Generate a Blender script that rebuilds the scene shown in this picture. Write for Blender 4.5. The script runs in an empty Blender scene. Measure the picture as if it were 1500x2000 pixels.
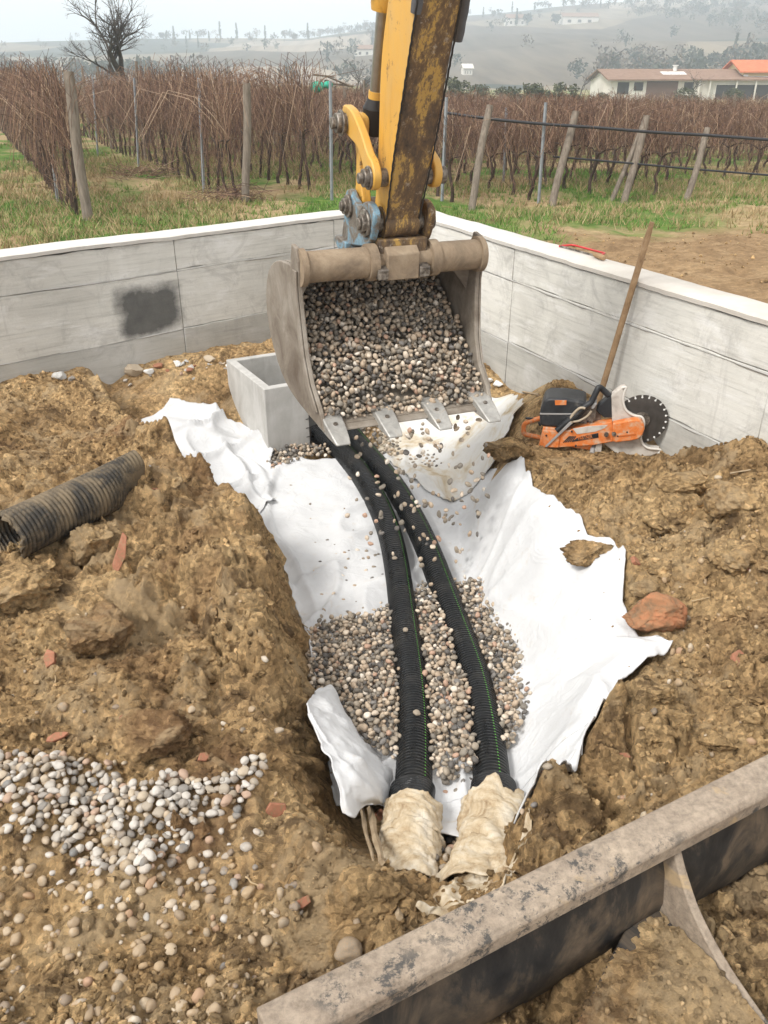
import bpy, bmesh, math, random
import numpy as np
from mathutils import Vector, Matrix, Euler
R = math.radians
random.seed(7); rng = np.random.default_rng(7)
S = bpy.context.scene
COL = S.collection

# ------------------------------------------------------------------ camera
F_PX, HZ, CAMH = 1640.0, 155.0, 1.8          # focal length in photo pixels, horizon row, eye height
PITCH = math.atan((1000 - HZ) / F_PX)
cp, sp = math.cos(PITCH), math.sin(PITCH)
cam = bpy.data.cameras.new('camera')
cam.sensor_fit = 'VERTICAL'; cam.sensor_height = 24; cam.lens = 24 * F_PX / 2000
cam.clip_start = 0.05; cam.clip_end = 8000
camo = bpy.data.objects.new('camera', cam); COL.objects.link(camo)
camo.location = (0, 0, CAMH); camo.rotation_euler = (R(90) - PITCH, 0, 0)
S.camera = camo
S.render.engine = 'CYCLES'
# ------------------------------------------------------------------ sky, sun, exposure
SUN_EL, SUN_AZ = R(48), R(228)               # soft sun behind thin cloud, from behind the viewer's left
w = bpy.data.worlds.new('World'); S.world = w; w.use_nodes = True
nt = w.node_tree; bg = nt.nodes['Background']
sky = nt.nodes.new('ShaderNodeTexSky'); sky.sky_type = 'NISHITA'; sky.sun_disc = False
sky.sun_elevation = SUN_EL; sky.sun_rotation = SUN_AZ; sky.dust_density = 4.0; sky.air_density = 1.0; sky.altitude = 200
hs = nt.nodes.new('ShaderNodeHueSaturation'); hs.inputs['Saturation'].default_value = 0.08
ov_ = nt.nodes.new('ShaderNodeMix'); ov_.data_type = 'RGBA'; ov_.inputs[0].default_value = .8     # even white cloud layer over the whole sky
ov_.inputs[7].default_value = (4.4, 4.2, 4.05, 1)
nt.links.new(sky.outputs[0], hs.inputs['Color']); nt.links.new(hs.outputs[0], ov_.inputs[6]); nt.links.new(ov_.outputs[2], bg.inputs[0])
bg.inputs[1].default_value = 0.15
sl = bpy.data.lights.new('sun', 'SUN'); sl.energy = 1.5; sl.angle = R(13); sl.color = (1.0, 0.97, 0.92)
so = bpy.data.objects.new('sun', sl); COL.objects.link(so)
sd = Vector((math.sin(SUN_AZ) * math.cos(SUN_EL), math.cos(SUN_AZ) * math.cos(SUN_EL), math.sin(SUN_EL)))
so.rotation_euler = sd.to_track_quat('Z', 'Y').to_euler(); so.location = (0, 0, 30)
vs = S.view_settings; vs.view_transform = 'Standard'; vs.look = 'None'; vs.gamma = 1; vs.exposure = 1.14

# ------------------------------------------------------------------ photo pixel -> place
C0 = np.array([0, 0, CAMH])
def ray(px, py):
    u = (px - 750) / F_PX; v = (1000 - py) / F_PX
    return np.array([u, cp + v * sp, -sp + v * cp])
def W(px, py, Z=0.0):
    r = ray(px, py); return C0 + (Z - CAMH) / r[2] * r
def Wy(px, py, Y):
    r = ray(px, py); return C0 + Y / r[1] * r

# ------------------------------------------------------------------ noise
def h01(ix, iy, iz, seed):
    h = (ix.astype(np.int64) * 374761393 + iy.astype(np.int64) * 668265263 + iz.astype(np.int64) * 2147483647 + seed * 1274126177) & 0xffffffff
    h = ((h ^ (h >> 13)) * 1274126177) & 0xffffffff
    h = ((h ^ (h >> 16)) * 2246822519) & 0xffffffff
    return ((h ^ (h >> 15)) & 0xffffff) / float(0xffffff)
def vn(x, y, z=None, seed=0):
    x = np.asarray(x, float); y = np.asarray(y, float)
    z = np.zeros_like(x) if z is None else np.asarray(z, float)
    xi, yi, zi = np.floor(x), np.floor(y), np.floor(z)
    fx, fy, fz = x - xi, y - yi, z - zi
    fx, fy, fz = [t * t * t * (t * (t * 6 - 15) + 10) for t in (fx, fy, fz)]
    out = 0
    for a in (0, 1):
        for b in (0, 1):
            for c in (0, 1):
                out = out + h01(xi + a, yi + b, zi + c, seed) * (fx if a else 1 - fx) * (fy if b else 1 - fy) * (fz if c else 1 - fz)
    return out * 2 - 1
def fbm(x, y, z=None, o=4, seed=0, g=0.5):
    s = 0; a = 1; k = 1
    for i in range(o):
        s = s + a * vn(x * k, y * k, None if z is None else z * k, seed + i * 17); a *= g; k *= 2.03
    return s
def clods(x, y, cell, seed, keep=0.7):
    """height of angular lumps, one per jittered cell, 0..1"""
    xs, ys = x / cell, y / cell
    xi, yi = np.floor(xs), np.floor(ys); zz = np.zeros_like(xi)
    out = np.zeros_like(x)
    for a in (-1, 0, 1):
        for b in (-1, 0, 1):
            cx, cy = xi + a, yi + b
            px = cx + h01(cx, cy, zz, seed); py = cy + h01(cx, cy, zz, seed + 1)
            sz = 0.35 + 0.6 * h01(cx, cy, zz, seed + 2) ** 1.5
            on = h01(cx, cy, zz, seed + 3) < keep
            th = h01(cx, cy, zz, seed + 4) * 6.283; el = 0.6 + 0.4 * h01(cx, cy, zz, seed + 5)
            dx, dy = xs - px, ys - py
            u = dx * np.cos(th) + dy * np.sin(th); v = (-dx * np.sin(th) + dy * np.cos(th)) / el
            d = (np.abs(u) ** 3 + np.abs(v) ** 3) ** (1 / 3) / sz
            tilt = 1 + (u * (h01(cx, cy, zz, seed + 6) - .5) + v * (h01(cx, cy, zz, seed + 7) - .5)) * 1.6
            ms = h01(cx, cy, zz, seed + 8) < .6
            prof_ = np.where(ms, np.clip((1 - d) * 4.5, 0, 1) * (.8 + .2 * np.clip(1 - d, 0, 1)), np.sqrt(np.clip(1 - d ** 2.4, 0, 1)))
            hgt = np.where(on & (d < 1), sz * prof_ * tilt, 0)
            out = np.maximum(out, hgt)
    return out
def sstep(a, b, x):
    t = np.clip((x - a) / (b - a), 0, 1); return t * t * (3 - 2 * t)

# ------------------------------------------------------------------ mesh building
def mesh_np(name, V, F):
    V = np.asarray(V, np.float32); F = np.asarray(F, np.int32)
    me = bpy.data.meshes.new(name)
    me.vertices.add(len(V)); me.vertices.foreach_set('co', V.ravel())
    n = F.shape[1]
    me.loops.add(F.size); me.loops.foreach_set('vertex_index', F.ravel())
    me.polygons.add(len(F)); me.polygons.foreach_set('loop_start', np.arange(0, F.size, n, dtype=np.int32))
    me.polygons.foreach_set('use_smooth', np.ones(len(F), bool))
    me.update(); me.validate(); return me
def grid_faces(nu, nv):
    i = np.arange(nu * nv).reshape(nu, nv)
    return np.stack([i[:-1, :-1], i[1:, :-1], i[1:, 1:], i[:-1, 1:]], -1).reshape(-1, 4)

class MB:
    def __init__(s): s.v = []; s.f = []; s.m = []
    def add(s, V, F, mi=0):
        o = len(s.v); s.v += [tuple(map(float, p)) for p in V]
        s.f += [tuple(int(i) + o for i in f) for f in F]; s.m += [mi] * len(F); return s
    def box(s, c, d, rot=None, mi=0):
        d = np.array(d) / 2
        P = np.array([[x, y, z] for x in (-1, 1) for y in (-1, 1) for z in (-1, 1)]) * d
        if rot is not None: P = P @ np.array(rot).T
        return s.add(P + np.array(c), [(0, 1, 3, 2), (4, 6, 7, 5), (0, 4, 5, 1), (2, 3, 7, 6), (0, 2, 6, 4), (1, 5, 7, 3)], mi)
    def tube(s, pts, r, n=8, mi=0, caps=True, sx=None):
        pts = np.array(pts, float); k = len(pts)
        r = np.broadcast_to(np.array(r, float), (k,))
        T = np.gradient(pts, axis=0); T /= np.linalg.norm(T, axis=1)[:, None] + 1e-9
        up = np.array([0, 0, 1.]) if abs(T[0][2]) < .9 else np.array([1., 0, 0])
        V = []; a0 = None
        for i in range(k):
            a = np.cross(T[i], up) if a0 is None else a0 - T[i] * (a0 @ T[i])
            a /= np.linalg.norm(a) + 1e-9; a0 = a; b = np.cross(T[i], a)
            for j in range(n):
                t = 2 * math.pi * j / n; V.append(pts[i] + r[i] * (a * math.cos(t) + b * math.sin(t)))
        Fc = [(i * n + j, i * n + (j + 1) % n, (i + 1) * n + (j + 1) % n, (i + 1) * n + j) for i in range(k - 1) for j in range(n)]
        if caps: Fc += [tuple(range(n))[::-1], tuple((k - 1) * n + j for j in range(n))]
        return s.add(V, Fc, mi)
    def cyl(s, a, b, r, n=20, mi=0, r2=None): return s.tube([a, b], [r, r if r2 is None else r2], n, mi)
    def prism(s, poly, y0, y1, fr=None, mi=0):
        """outline in (x,z), extruded along local y"""
        n = len(poly); V = [(p[0], y0, p[1]) for p in poly] + [(p[0], y1, p[1]) for p in poly]
        if fr: V = [fr(*q) for q in V]
        return s.add(V, [tuple(range(n)), tuple(range(2 * n - 1, n - 1, -1))] + [(i, i + n, (i + 1) % n + n, (i + 1) % n) for i in range(n)], mi)
    def mesh(s, name, mats, smooth=None, org=(0, 0, 0)):
        me = bpy.data.meshes.new(name)
        o = np.array(org); me.from_pydata([tuple(np.array(p) - o) for p in s.v], [], s.f)
        for m in (mats if isinstance(mats, (list, tuple)) else [mats]): me.materials.append(m)
        me.polygons.foreach_set('material_index', s.m)
        bm = bmesh.new(); bm.from_mesh(me); bmesh.ops.recalc_face_normals(bm, faces=bm.faces); bm.to_mesh(me); bm.free()
        if smooth is not None:
            me.polygons.foreach_set('use_smooth', [True] * len(me.polygons))
            if smooth < 180: me.set_sharp_from_angle(angle=R(smooth))
        me.update(); return me
def tag(o, label=None, cat=None, group=None, kind=None):
    if label: o['label'] = label
    if cat: o['category'] = cat
    if group: o['group'] = group
    if kind: o['kind'] = kind
    return o
def obj(name, me, parent=None, loc=None, rot=None, sc=None):
    o = bpy.data.objects.new(name, me); COL.objects.link(o)
    if parent: o.parent = parent
    if loc is not None: o.location = loc
    if rot is not None: o.rotation_euler = rot
    if sc is not None: o.scale = sc
    return o
def empty(name, loc, rz=0):
    o = bpy.data.objects.new(name, None); COL.objects.link(o); o.location = loc; o.rotation_euler = (0, 0, rz); return o
def bev(o, wd=0.004, seg=2):
    m = o.modifiers.new('bevel', 'BEVEL'); m.width = wd; m.segments = seg; m.limit_method = 'ANGLE'; m.angle_limit = R(35)
    return o

# ------------------------------------------------------------------ materials
def ramp(nt, stops, interp='LINEAR'):
    n = nt.nodes.new('ShaderNodeValToRGB'); n.color_ramp.interpolation = interp
    el = n.color_ramp.elements
    while len(el) < len(stops): el.new(0.5)
    for e, (p, c) in zip(el, stops):
        e.position = p; e.color = (c, c, c, 1) if isinstance(c, (int, float)) else (*c, 1)
    return n
class Mat:
    def __init__(s, name, rough=.85, metal=0., spec=.3):
        s.m = bpy.data.materials.new(name); s.m.use_nodes = True; s.nt = s.m.node_tree
        s.b = s.nt.nodes['Principled BSDF']; s.b.inputs['Roughness'].default_value = rough
        s.b.inputs['Metallic'].default_value = metal; s.b.inputs['Specular IOR Level'].default_value = spec
        s.tc = s.nt.nodes.new('ShaderNodeTexCoord'); s.co = s.tc.outputs['Object']
        s.col = None; s.h = None
    def map(s, scale=(1, 1, 1), rot=(0, 0, 0), loc=(0, 0, 0)):
        n = s.nt.nodes.new('ShaderNodeMapping'); n.inputs['Scale'].default_value = scale; n.inputs['Rotation'].default_value = rot
        n.inputs['Location'].default_value = loc
        s.nt.links.new(s.co, n.inputs[0]); return n.outputs[0]
    def noise(s, scale, detail=6, rough=.6, dist=0., co=None):
        n = s.nt.nodes.new('ShaderNodeTexNoise'); n.inputs['Scale'].default_value = scale; n.inputs['Detail'].default_value = detail
        n.inputs['Roughness'].default_value = rough; n.inputs['Distortion'].default_value = dist
        s.nt.links.new(co or s.co, n.inputs['Vector']); return n.outputs['Fac']
    def vor(s, scale, feature='F1', out='Distance', co=None):
        n = s.nt.nodes.new('ShaderNodeTexVoronoi'); n.inputs['Scale'].default_value = scale; n.feature = feature
        s.nt.links.new(co or s.co, n.inputs['Vector']); return n.outputs[out]
    def ramp(s, fac, stops, interp='LINEAR'):
        r = ramp(s.nt, stops, interp); s.nt.links.new(fac, r.inputs[0]); return r.outputs[0]
    def mix(s, fac, a, b, mode='MIX'):
        n = s.nt.nodes.new('ShaderNodeMix'); n.data_type = 'RGBA'; n.blend_type = mode
        for i, v in ((0, fac), (6, a), (7, b)):
            if isinstance(v, bpy.types.NodeSocket): s.nt.links.new(v, n.inputs[i])
            else: n.inputs[i].default_value = v if i == 0 else (*v, 1)
        return n.outputs[2]
    def math(s, op, a, b=0.):
        n = s.nt.nodes.new('ShaderNodeMath'); n.operation = op
        for i, v in enumerate((a, b)):
            if isinstance(v, bpy.types.NodeSocket): s.nt.links.new(v, n.inputs[i])
            else: n.inputs[i].default_value = v
        return n.outputs[0]
    def base(s, c):
        if isinstance(c, bpy.types.NodeSocket): s.nt.links.new(c, s.b.inputs['Base Color'])
        else: s.b.inputs['Base Color'].default_value = (*c, 1)
        return s
    def rough(s, sock): s.nt.links.new(sock, s.b.inputs['Roughness']); return s
    def bump(s, hgt, strength=.4, dist=.01):
        n = s.nt.nodes.new('ShaderNodeBump'); n.inputs['Strength'].default_value = strength; n.inputs['Distance'].default_value = dist
        s.nt.links.new(hgt, n.inputs['Height'])
        if s.h: s.nt.links.new(s.h, n.inputs['Normal'])
        s.h = n.outputs[0]; s.nt.links.new(s.h, s.b.inputs['Normal']); return s
    def rnd(s, kind):
        if kind == 'island': return s.nt.nodes.new('ShaderNodeNewGeometry').outputs['Random Per Island']
        return s.nt.nodes.new('ShaderNodeObjectInfo').outputs['Random']
    def sep(s, co=None):
        n = s.nt.nodes.new('ShaderNodeSeparateXYZ'); s.nt.links.new(co or s.co, n.inputs[0]); return n.outputs
def simple(name, stops, scale=10, rough=.85, metal=0., bump=.3, bs=60, bd=.004, spec=.3, detail=6, dist=.5):
    m = Mat(name, rough, metal, spec)
    m.base(m.ramp(m.noise(scale, detail, .65, dist), stops))
    if bump: m.bump(m.noise(bs, 5), bump, bd)
    return m.m
def flat(name, c, rough=.6, metal=0., spec=.4, v=.12, scale=14):
    return simple(name, [(.3, tuple(x * (1 - v) for x in c)), (.7, tuple(min(1, x * (1 + v)) for x in c))], scale, rough, metal, .15, 90, .002, spec)

def earth_mat(name, red=0.):
    m = Mat(name, .95, 0, .12)
    if name != 'earth': m.co = m.nt.nodes.new('ShaderNodeNewGeometry').outputs['Position']      # lumps carry on the grain of the ground they came from
    big = m.ramp(m.noise(2.4, 6, .62, .6), [(.30, (.20, .127, .062)), (.43, (.365, .238, .116)), (.56, (.475, .322, .162)), (.72, (.58, .415, .225))])
    fine = m.ramp(m.noise(24, 8, .75, .5), [(.32, .42), (.46, .97), (.67, 1.5)])
    c = m.mix(1.0, big, fine, 'MULTIPLY')
    cell = m.vor(62, 'F1', 'Color'); n = m.nt.nodes.new('ShaderNodeSeparateColor'); m.nt.links.new(cell, n.inputs[0])
    c = m.mix(1.0, c, m.ramp(n.outputs[0], [(0, .66), (.5, 1.0), (1, 1.38)]), 'MULTIPLY')
    c = m.mix(m.ramp(m.noise(1.3, 5, .6, .4, m.map(loc=(7, 3, 1))), [(.57, 0.), (.70, .6)]), c, (.20, .10, .055))
    c = m.mix(m.ramp(m.noise(5.5, 8, .7, .8, m.map(loc=(2, 9, 4))), [(.55, 0.), (.61, .72)]), c, (.13, .083, .046))
    c = m.mix(m.ramp(m.noise(3.1, 8, .7, .6, m.map(loc=(5, 1, 8))), [(.52, 0.), (.60, .7)]), c, (.52, .385, .23))
    grit = m.ramp(m.vor(110), [(.0, 1.), (.2, 0.)])
    gm = m.math('MULTIPLY', grit, m.ramp(m.noise(11, 4), [(.48, 0.), (.58, .6)]))
    c = m.mix(gm, c, (.48, .41, .31))
    if red: c = m.mix(1.0, c, m.ramp(m.rnd('island'), [(0, .45), (.35, .85), (.75, 1.15), (1, 1.55)]), 'MULTIPLY')
    m.base(c)
    m.bump(m.noise(38, 9, .78, .3), 1.0, .030); m.bump(m.vor(60), -.8, .016); m.bump(m.vor(150), -.7, .008); m.bump(m.noise(230, 5, .75), .6, .004)
    return m.m
M_EARTH = earth_mat('earth')
M_CLOD = earth_mat('clod_earth')
M_CRUMB = earth_mat('crumb_earth', 1.)
m = Mat('red_brick_rubble', .9)
c = m.ramp(m.noise(3, 8, .7, .6), [(.36, (.24, .16, .095)), (.48, (.36, .185, .095)), (.62, (.46, .20, .10))])
m.base(c); m.bump(m.noise(40, 8, .7), .6, .01); M_REDROCK = m.m
M_BRICK = simple('terracotta', [(.38, (.25, .165, .09)), (.46, (.30, .135, .08)), (.60, (.37, .165, .10)), (.70, (.30, .20, .12))], 42, .9, 0, .4, 120, .003)
def pebble_mat(name, kind, white=False, dusty=0.):
    m = Mat(name, .62, 0, .35)
    if dusty > .7: st = [(0, (.36, .29, .205)), (.2, (.46, .39, .29)), (.36, (.22, .19, .15)), (.5, (.40, .31, .20)), (.62, (.52, .47, .39)), (.76, (.30, .24, .17)), (.87, (.17, .155, .14)), (.94, (.38, .24, .16))]
    elif white: st = [(0, (.42, .395, .355)), (.2, (.50, .475, .435)), (.36, (.27, .25, .225)), (.5, (.44, .37, .28)), (.62, (.54, .515, .475)), (.76, (.33, .29, .235)), (.87, (.20, .195, .185)), (.94, (.40, .28, .21))]
    else: st = [(0, (.17, .15, .125)), (.12, (.31, .26, .20)), (.30, (.45, .36, .265)), (.46, (.11, .10, .09)), (.53, (.39, .30, .215)), (.67, (.24, .21, .17)), (.76, (.56, .47, .37)), (.87, (.19, .175, .16)), (.91, (.43, .28, .20)), (.95, (.66, .59, .50))]
    c = m.ramp(m.rnd(kind), st, 'CONSTANT')
    mot = m.ramp(m.noise(60, 5, .65), [(.3, .78), (.7, 1.2)])
    c = m.mix(1., c, mot, 'MULTIPLY')
    if dusty: c = m.mix(m.ramp(m.noise(22, 5), [(.4, 0.), (.62, dusty)]), c, (.36, .24, .13))
    m.base(c); m.bump(m.noise(140, 4), .2, .002); return m.m
M_PEB = pebble_mat('pebbles_wet_mixed', 'island')
M_PEBI = pebble_mat('pebble_single', 'object')
M_PEBW = pebble_mat('pebble_pale_single', 'object', True, .25)
M_PEBX = pebble_mat('pebble_dusty_single', 'object', True, .85)
M_PEBWS = pebble_mat('pebbles_pale', 'island', True, .4)
M_PEBD = pebble_mat('pebbles_dusty', 'island', True, .8)

def concrete_mat(name, stain=False, tone=1.0):
    m = Mat(name, .9, 0, .25)
    c = m.ramp(m.noise(1.6, 6, .6, .5), [(.3, (.42 * tone, .41 * tone, .375 * tone)), (.55, (.53 * tone, .52 * tone, .48 * tone)), (.75, (.60 * tone, .59 * tone, .555 * tone))])
    ln = m.ramp(m.noise(1.0, 6, .75, .25, m.map((2.2, 2.2, 46))), [(.34, .62), (.45, .93), (.6, 1.06)])
    c = m.mix(.6, c, ln, 'MULTIPLY')
    c = m.mix(m.ramp(m.noise(2.2, 8, .7, .5, m.map((1, 1, 3), (0, 0, 0), (3, 7, 2))), [(.52, 0.), (.66, .55)]), c, (.66 * tone, .655 * tone, .64 * tone))
    c = m.mix(m.ramp(m.noise(1.0, 7, .7, .3, m.map((9, 9, 1.2))), [(.60, 0.), (.70, .35)]), c, (.30, .29, .27))
    blot = m.ramp(m.noise(4, 9, .78, 1.0), [(.52, 0.), (.68, .55)])
    c = m.mix(blot, c, (.30, .29, .27))
    pit = m.ramp(m.vor(60), [(.03, .55), (.09, 0.)])
    c = m.mix(pit, c, (.2, .19, .18))
    if stain:
        x, y, z = m.sep()
        dx = m.math('DIVIDE', m.math('SUBTRACT', x, stain[0]), stain[2]); dz = m.math('DIVIDE', m.math('SUBTRACT', z, stain[1]), stain[3])
        d = m.math('POWER', m.math('ADD', m.math('POWER', m.math('ABSOLUTE', dx), 6.), m.math('POWER', m.math('ABSOLUTE', dz), 6.)), .1667)
        d = m.math('ADD', d, m.math('MULTIPLY', m.math('SUBTRACT', m.noise(5, 7, .65), .5), .75))
        mask = m.ramp(d, [(.68, .95), (1.04, 0.)])
        c = m.mix(mask, c, m.ramp(m.noise(7, 6), [(.3, (.07, .07, .068)), (.7, (.12, .118, .11))]))
    m.base(c); m.bump(m.noise(1, 6, .7, .2, m.map((3, 3, 50))), .35, .006); m.bump(m.noise(70, 6), .3, .003)
    return m
M_CONC = concrete_mat('board_marked_concrete', False, 1.16).m
M_DAMP = concrete_mat('damp_lower_concrete', False, .86).m
M_CAP = simple('trowelled_concrete_top', [(.3, (.52, .50, .46)), (.7, (.64, .62, .58))], 5, .9, 0, .25, 50, .004)
M_JOINT = simple('concrete_joint', [(.3, (.33, .32, .30)), (.7, (.42, .41, .39))], 14, .95, 0, .5, 60, .006)
m = Mat('precast_concrete', .9, 0, .25)
c = m.ramp(m.noise(4, 7, .65, .5), [(.3, (.36, .35, .325)), (.55, (.46, .45, .425)), (.72, (.54, .53, .505))])
c = m.mix(m.ramp(m.noise(9, 5, .6, 0, m.map((1, 1, .25))), [(.5, 0.), (.62, .35)]), c, (.62, .61, .59))
m.base(c); m.bump(m.noise(55, 7), .35, .005); M_PRECAST = m.m
m = Mat('white_geotextile', .95, 0, .1)
c = m.ramp(m.noise(3, 6, .6, .4), [(.3, (.55, .555, .56)), (.6, (.63, .635, .64))])
c = m.mix(m.ramp(m.noise(11, 8, .75, .8), [(.58, 0.), (.72, .45)]), c, (.50, .41, .29))
m.base(c); m.b.inputs['Subsurface Weight'].default_value = 0
rg = m.math('ABSOLUTE', m.math('SUBTRACT', m.noise(5, 3, .5, .8), .5)); m.bump(m.ramp(rg, [(.0, 1.), (.05, 0.)]), .12, .02); m.bump(m.noise(9, 5, .55, .4), .25, .025); m.bump(m.noise(260, 4), .5, .003); M_FAB = m.m
m = Mat('soiled_geotextile', .95, 0, .1)
c = m.ramp(m.noise(3.5, 7, .65, .6), [(.32, (.36, .26, .15)), (.42, (.54, .48, .38)), (.50, (.61, .60, .57)), (.7, (.64, .64, .635))])
m.base(c); m.bump(m.noise(12, 5, .5, .4), .35, .02); m.bump(m.noise(220, 4), .35, .003); M_FABD = m.m
m = Mat('muddy_wrap', .95, 0, .1)
c = m.ramp(m.noise(9, 8, .7, .7), [(.33, (.24, .165, .095)), (.41, (.42, .325, .21)), (.50, (.54, .45, .32)), (.64, (.64, .58, .48))])
m.base(c); m.bump(m.noise(30, 7, .65), .6, .01); m.bump(m.noise(200, 4), .4, .003); M_WRAP = m.m
m = Mat('black_corrugated_plastic', .34, 0, .45)
du = m.ramp(m.noise(7, 7, .7, .5), [(.50, 0.), (.68, .22)])
m.base(m.mix(du, (.011, .012, .013), (.10, .09, .075))); m.rough(m.ramp(m.noise(12, 4), [(.3, .2), (.7, .42)])); M_PIPE = m.m
m = Mat('mud_caked_pipe', .8, 0, .3)
du = m.ramp(m.noise(5.5, 9, .78, .6), [(.42, .10), (.56, .80)])
m.base(m.mix(du, (.022, .023, .024), (.21, .16, .10))); m.bump(m.noise(60, 6), .4, .004); M_PIPEOLD = m.m
M_GREEN = flat('green_stripe', (.11, .40, .05), .5)
m = Mat('yellow_paint_worn', .5, 0, .4)
rust = m.math('ADD', m.ramp(m.noise(13, 9, .78, .5), [(.58, 0.), (.64, .9)]), m.ramp(m.noise(4, 8, .75, .2, m.map((5, 5, .35))), [(.56, 0.), (.68, .5)]))
c = m.mix(m.ramp(m.noise(3, 5), [(.3, 0.), (.7, 1.)]), (.58, .30, .035), (.66, .36, .05))
c = m.mix(m.ramp(m.noise(5, 7, .65, .2, m.map((1, 1, .4))), [(.42, .10), (.68, .6)]), c, (.46, .32, .14))
m.base(m.mix(rust, c, (.11, .065, .035))); m.bump(m.noise(40, 5), .15, .003); M_YEL = m.m
m = Mat('scraped_rusty_arm_face', .75, 0, .3)
c = m.ramp(m.noise(9, 10, .8, .15, m.map((1.2, 1.2, .45))), [(.32, (.032, .024, .019)), (.44, (.09, .062, .042)), (.51, (.14, .088, .045)), (.55, (.20, .135, .07)), (.57, (.42, .26, .07)), (.65, (.38, .24, .08)), (.70, (.24, .18, .125))])
c = m.mix(m.ramp(m.noise(34, 6, .7), [(.60, 0.), (.66, .6)]), c, (.34, .29, .23))
m.base(c); m.bump(m.noise(45, 8, .7), .5, .006); M_ARMD = m.m
m = Mat('worn_bucket_steel', .7, .25, .4)
c = m.ramp(m.noise(5, 8, .7, .6), [(.3, (.13, .10, .075)), (.5, (.24, .205, .165)), (.66, (.33, .295, .25)), (.78, (.21, .16, .11))])
m.base(c); m.bump(m.noise(60, 7, .7), .35, .004); M_BUCK = m.m
m = Mat('muddy_pipe_steel', .85, .1, .3)
c = m.ramp(m.noise(8, 8, .7, .5), [(.3, (.16, .12, .085)), (.5, (.27, .205, .14)), (.7, (.36, .285, .20))])
m.base(c); m.bump(m.noise(60, 7, .7), .5, .004); M_BAR = m.m
M_TOOTH = simple('polished_tooth_steel', [(.3, (.30, .29, .27)), (.6, (.46, .45, .42)), (.75, (.36, .30, .23))], 22, .5, .5, .4, 90, .003)
M_CHROME = flat('chrome_rod', (.35, .33, .30), .28, .9)
M_BLACK = flat('greasy_black', (.018, .016, .015), .5)
M_STEEL = simple('pin_steel', [(.34, (.07, .06, .052)), (.5, (.18, .155, .13)), (.66, (.34, .31, .27))], 38, .5, .6, .3, 80, .002)
m = Mat('blue_coupler_paint', .6, .1, .35)
c = m.ramp(m.noise(14, 8, .72, .8), [(.36, (.09, .075, .06)), (.47, (.18, .155, .125)), (.53, (.16, .22, .26)), (.60, (.17, .31, .40)), (.67, (.24, .21, .17))])
m.base(c); m.bump(m.noise(50, 7), .35, .004); M_BLUE = m.m
m = Mat('blade_lip_steel', .75, .1, .35)
c = m.ramp(m.noise(4, 8, .7, .5), [(.3, (.22, .17, .125)), (.5, (.32, .26, .20)), (.68, (.42, .34, .255))])
c = m.mix(m.ramp(m.noise(30, 8, .7, .3), [(.40, .75), (.6, 1.2)]), c, (.30, .22, .15), 'MULTIPLY') if False else c
c = m.mix(1., c, m.ramp(m.noise(55, 8, .75, .2), [(.36, .72), (.62, 1.2)]), 'MULTIPLY')
c = m.mix(m.math('MULTIPLY', m.ramp(m.noise(3.2, 3, .5), [(.46, 0.), (.54, 1.)]), m.ramp(m.noise(21, 9, .8, .2), [(.51, 0.), (.57, .85)])), c, (.046, .049, .051))
c = m.mix(m.ramp(m.noise(5, 6, .6, .6, m.map(loc=(3, 1, 5))), [(.62, 0.), (.66, .8)]), c, (.45, .33, .19))
m.base(c); m.bump(m.noise(70, 8, .75), .45, .004); M_LIP = m.m
m = Mat('black_blade_paint', .55, .0, .45)
c = m.ramp(m.noise(6, 8, .7, .8, m.map((1, 1, .5))), [(.36, (.012, .012, .013)), (.50, (.030, .028, .026)), (.58, (.085, .066, .048)), (.70, (.17, .125, .085))])
m.base(c); m.bump(m.noise(40, 6), .25, .003); M_BPAINT = m.m
M_ORANGE = simple('orange_plastic_dusty', [(.34, (.56, .15, .03)), (.48, (.64, .19, .05)), (.58, (.56, .27, .14)), (.70, (.55, .42, .32))], 26, .55, 0, .1, 60, .002)
M_DUST = simple('dust_coated_guard', [(.3, (.34, .30, .26)), (.5, (.50, .46, .41)), (.72, (.58, .55, .50))], 16, .9, 0, .35, 70, .003)
M_SAWBLK = simple('black_engine_cover', [(.4, (.018, .019, .021)), (.62, (.035, .037, .04)), (.78, (.16, .145, .13))], 12, .45, 0, .15, 80, .002)
M_DISC = simple('diamond_disc', [(.3, (.06, .055, .05)), (.6, (.10, .092, .085)), (.75, (.15, .14, .13))], 9, .45, .5, .2, 120, .001)
M_LGREY = flat('grey_plastic', (.30, .29, .28), .6)
M_WHITE = flat('white_paint', (.72, .72, .70), .7)
M_WOOD = simple('handle_wood', [(.3, (.24, .15, .08)), (.6, (.34, .225, .125)), (.75, (.40, .28, .17))], 20, .8, 0, .3, 60, .003)
m = Mat('weathered_post_wood', .95, 0, .1)
c = m.ramp(m.noise(5, 8, .7, .4, m.map((6, 6, .8))), [(.3, (.12, .10, .08)), (.5, (.21, .175, .14)), (.7, (.30, .255, .21))])
m.base(c); m.bump(m.noise(20, 6, .6, 0, m.map((5, 5, .6))), .6, .01); M_POST = m.m
M_GALV = simple('galvanised_post', [(.3, (.22, .235, .25)), (.7, (.34, .36, .38))], 6, .6, .3, .1, 40, .002)
M_BARK = simple('vine_bark', [(.3, (.035, .024, .018)), (.6, (.075, .05, .036)), (.78, (.13, .09, .065))], 14, .95, 0, .5, 50, .006)
m = Mat('vine_canes', .85, 0, .15)
m.base(m.ramp(m.rnd('island'), [(0, (.11, .066, .050)), (.24, (.185, .112, .080)), (.44, (.25, .152, .105)), (.60, (.135, .088, .068)), (.74, (.33, .215, .14)), (.90, (.46, .34, .235))], 'CONSTANT')); M_CANE = m.m
m = Mat('grass_blades', .8, 0, .2)
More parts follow.
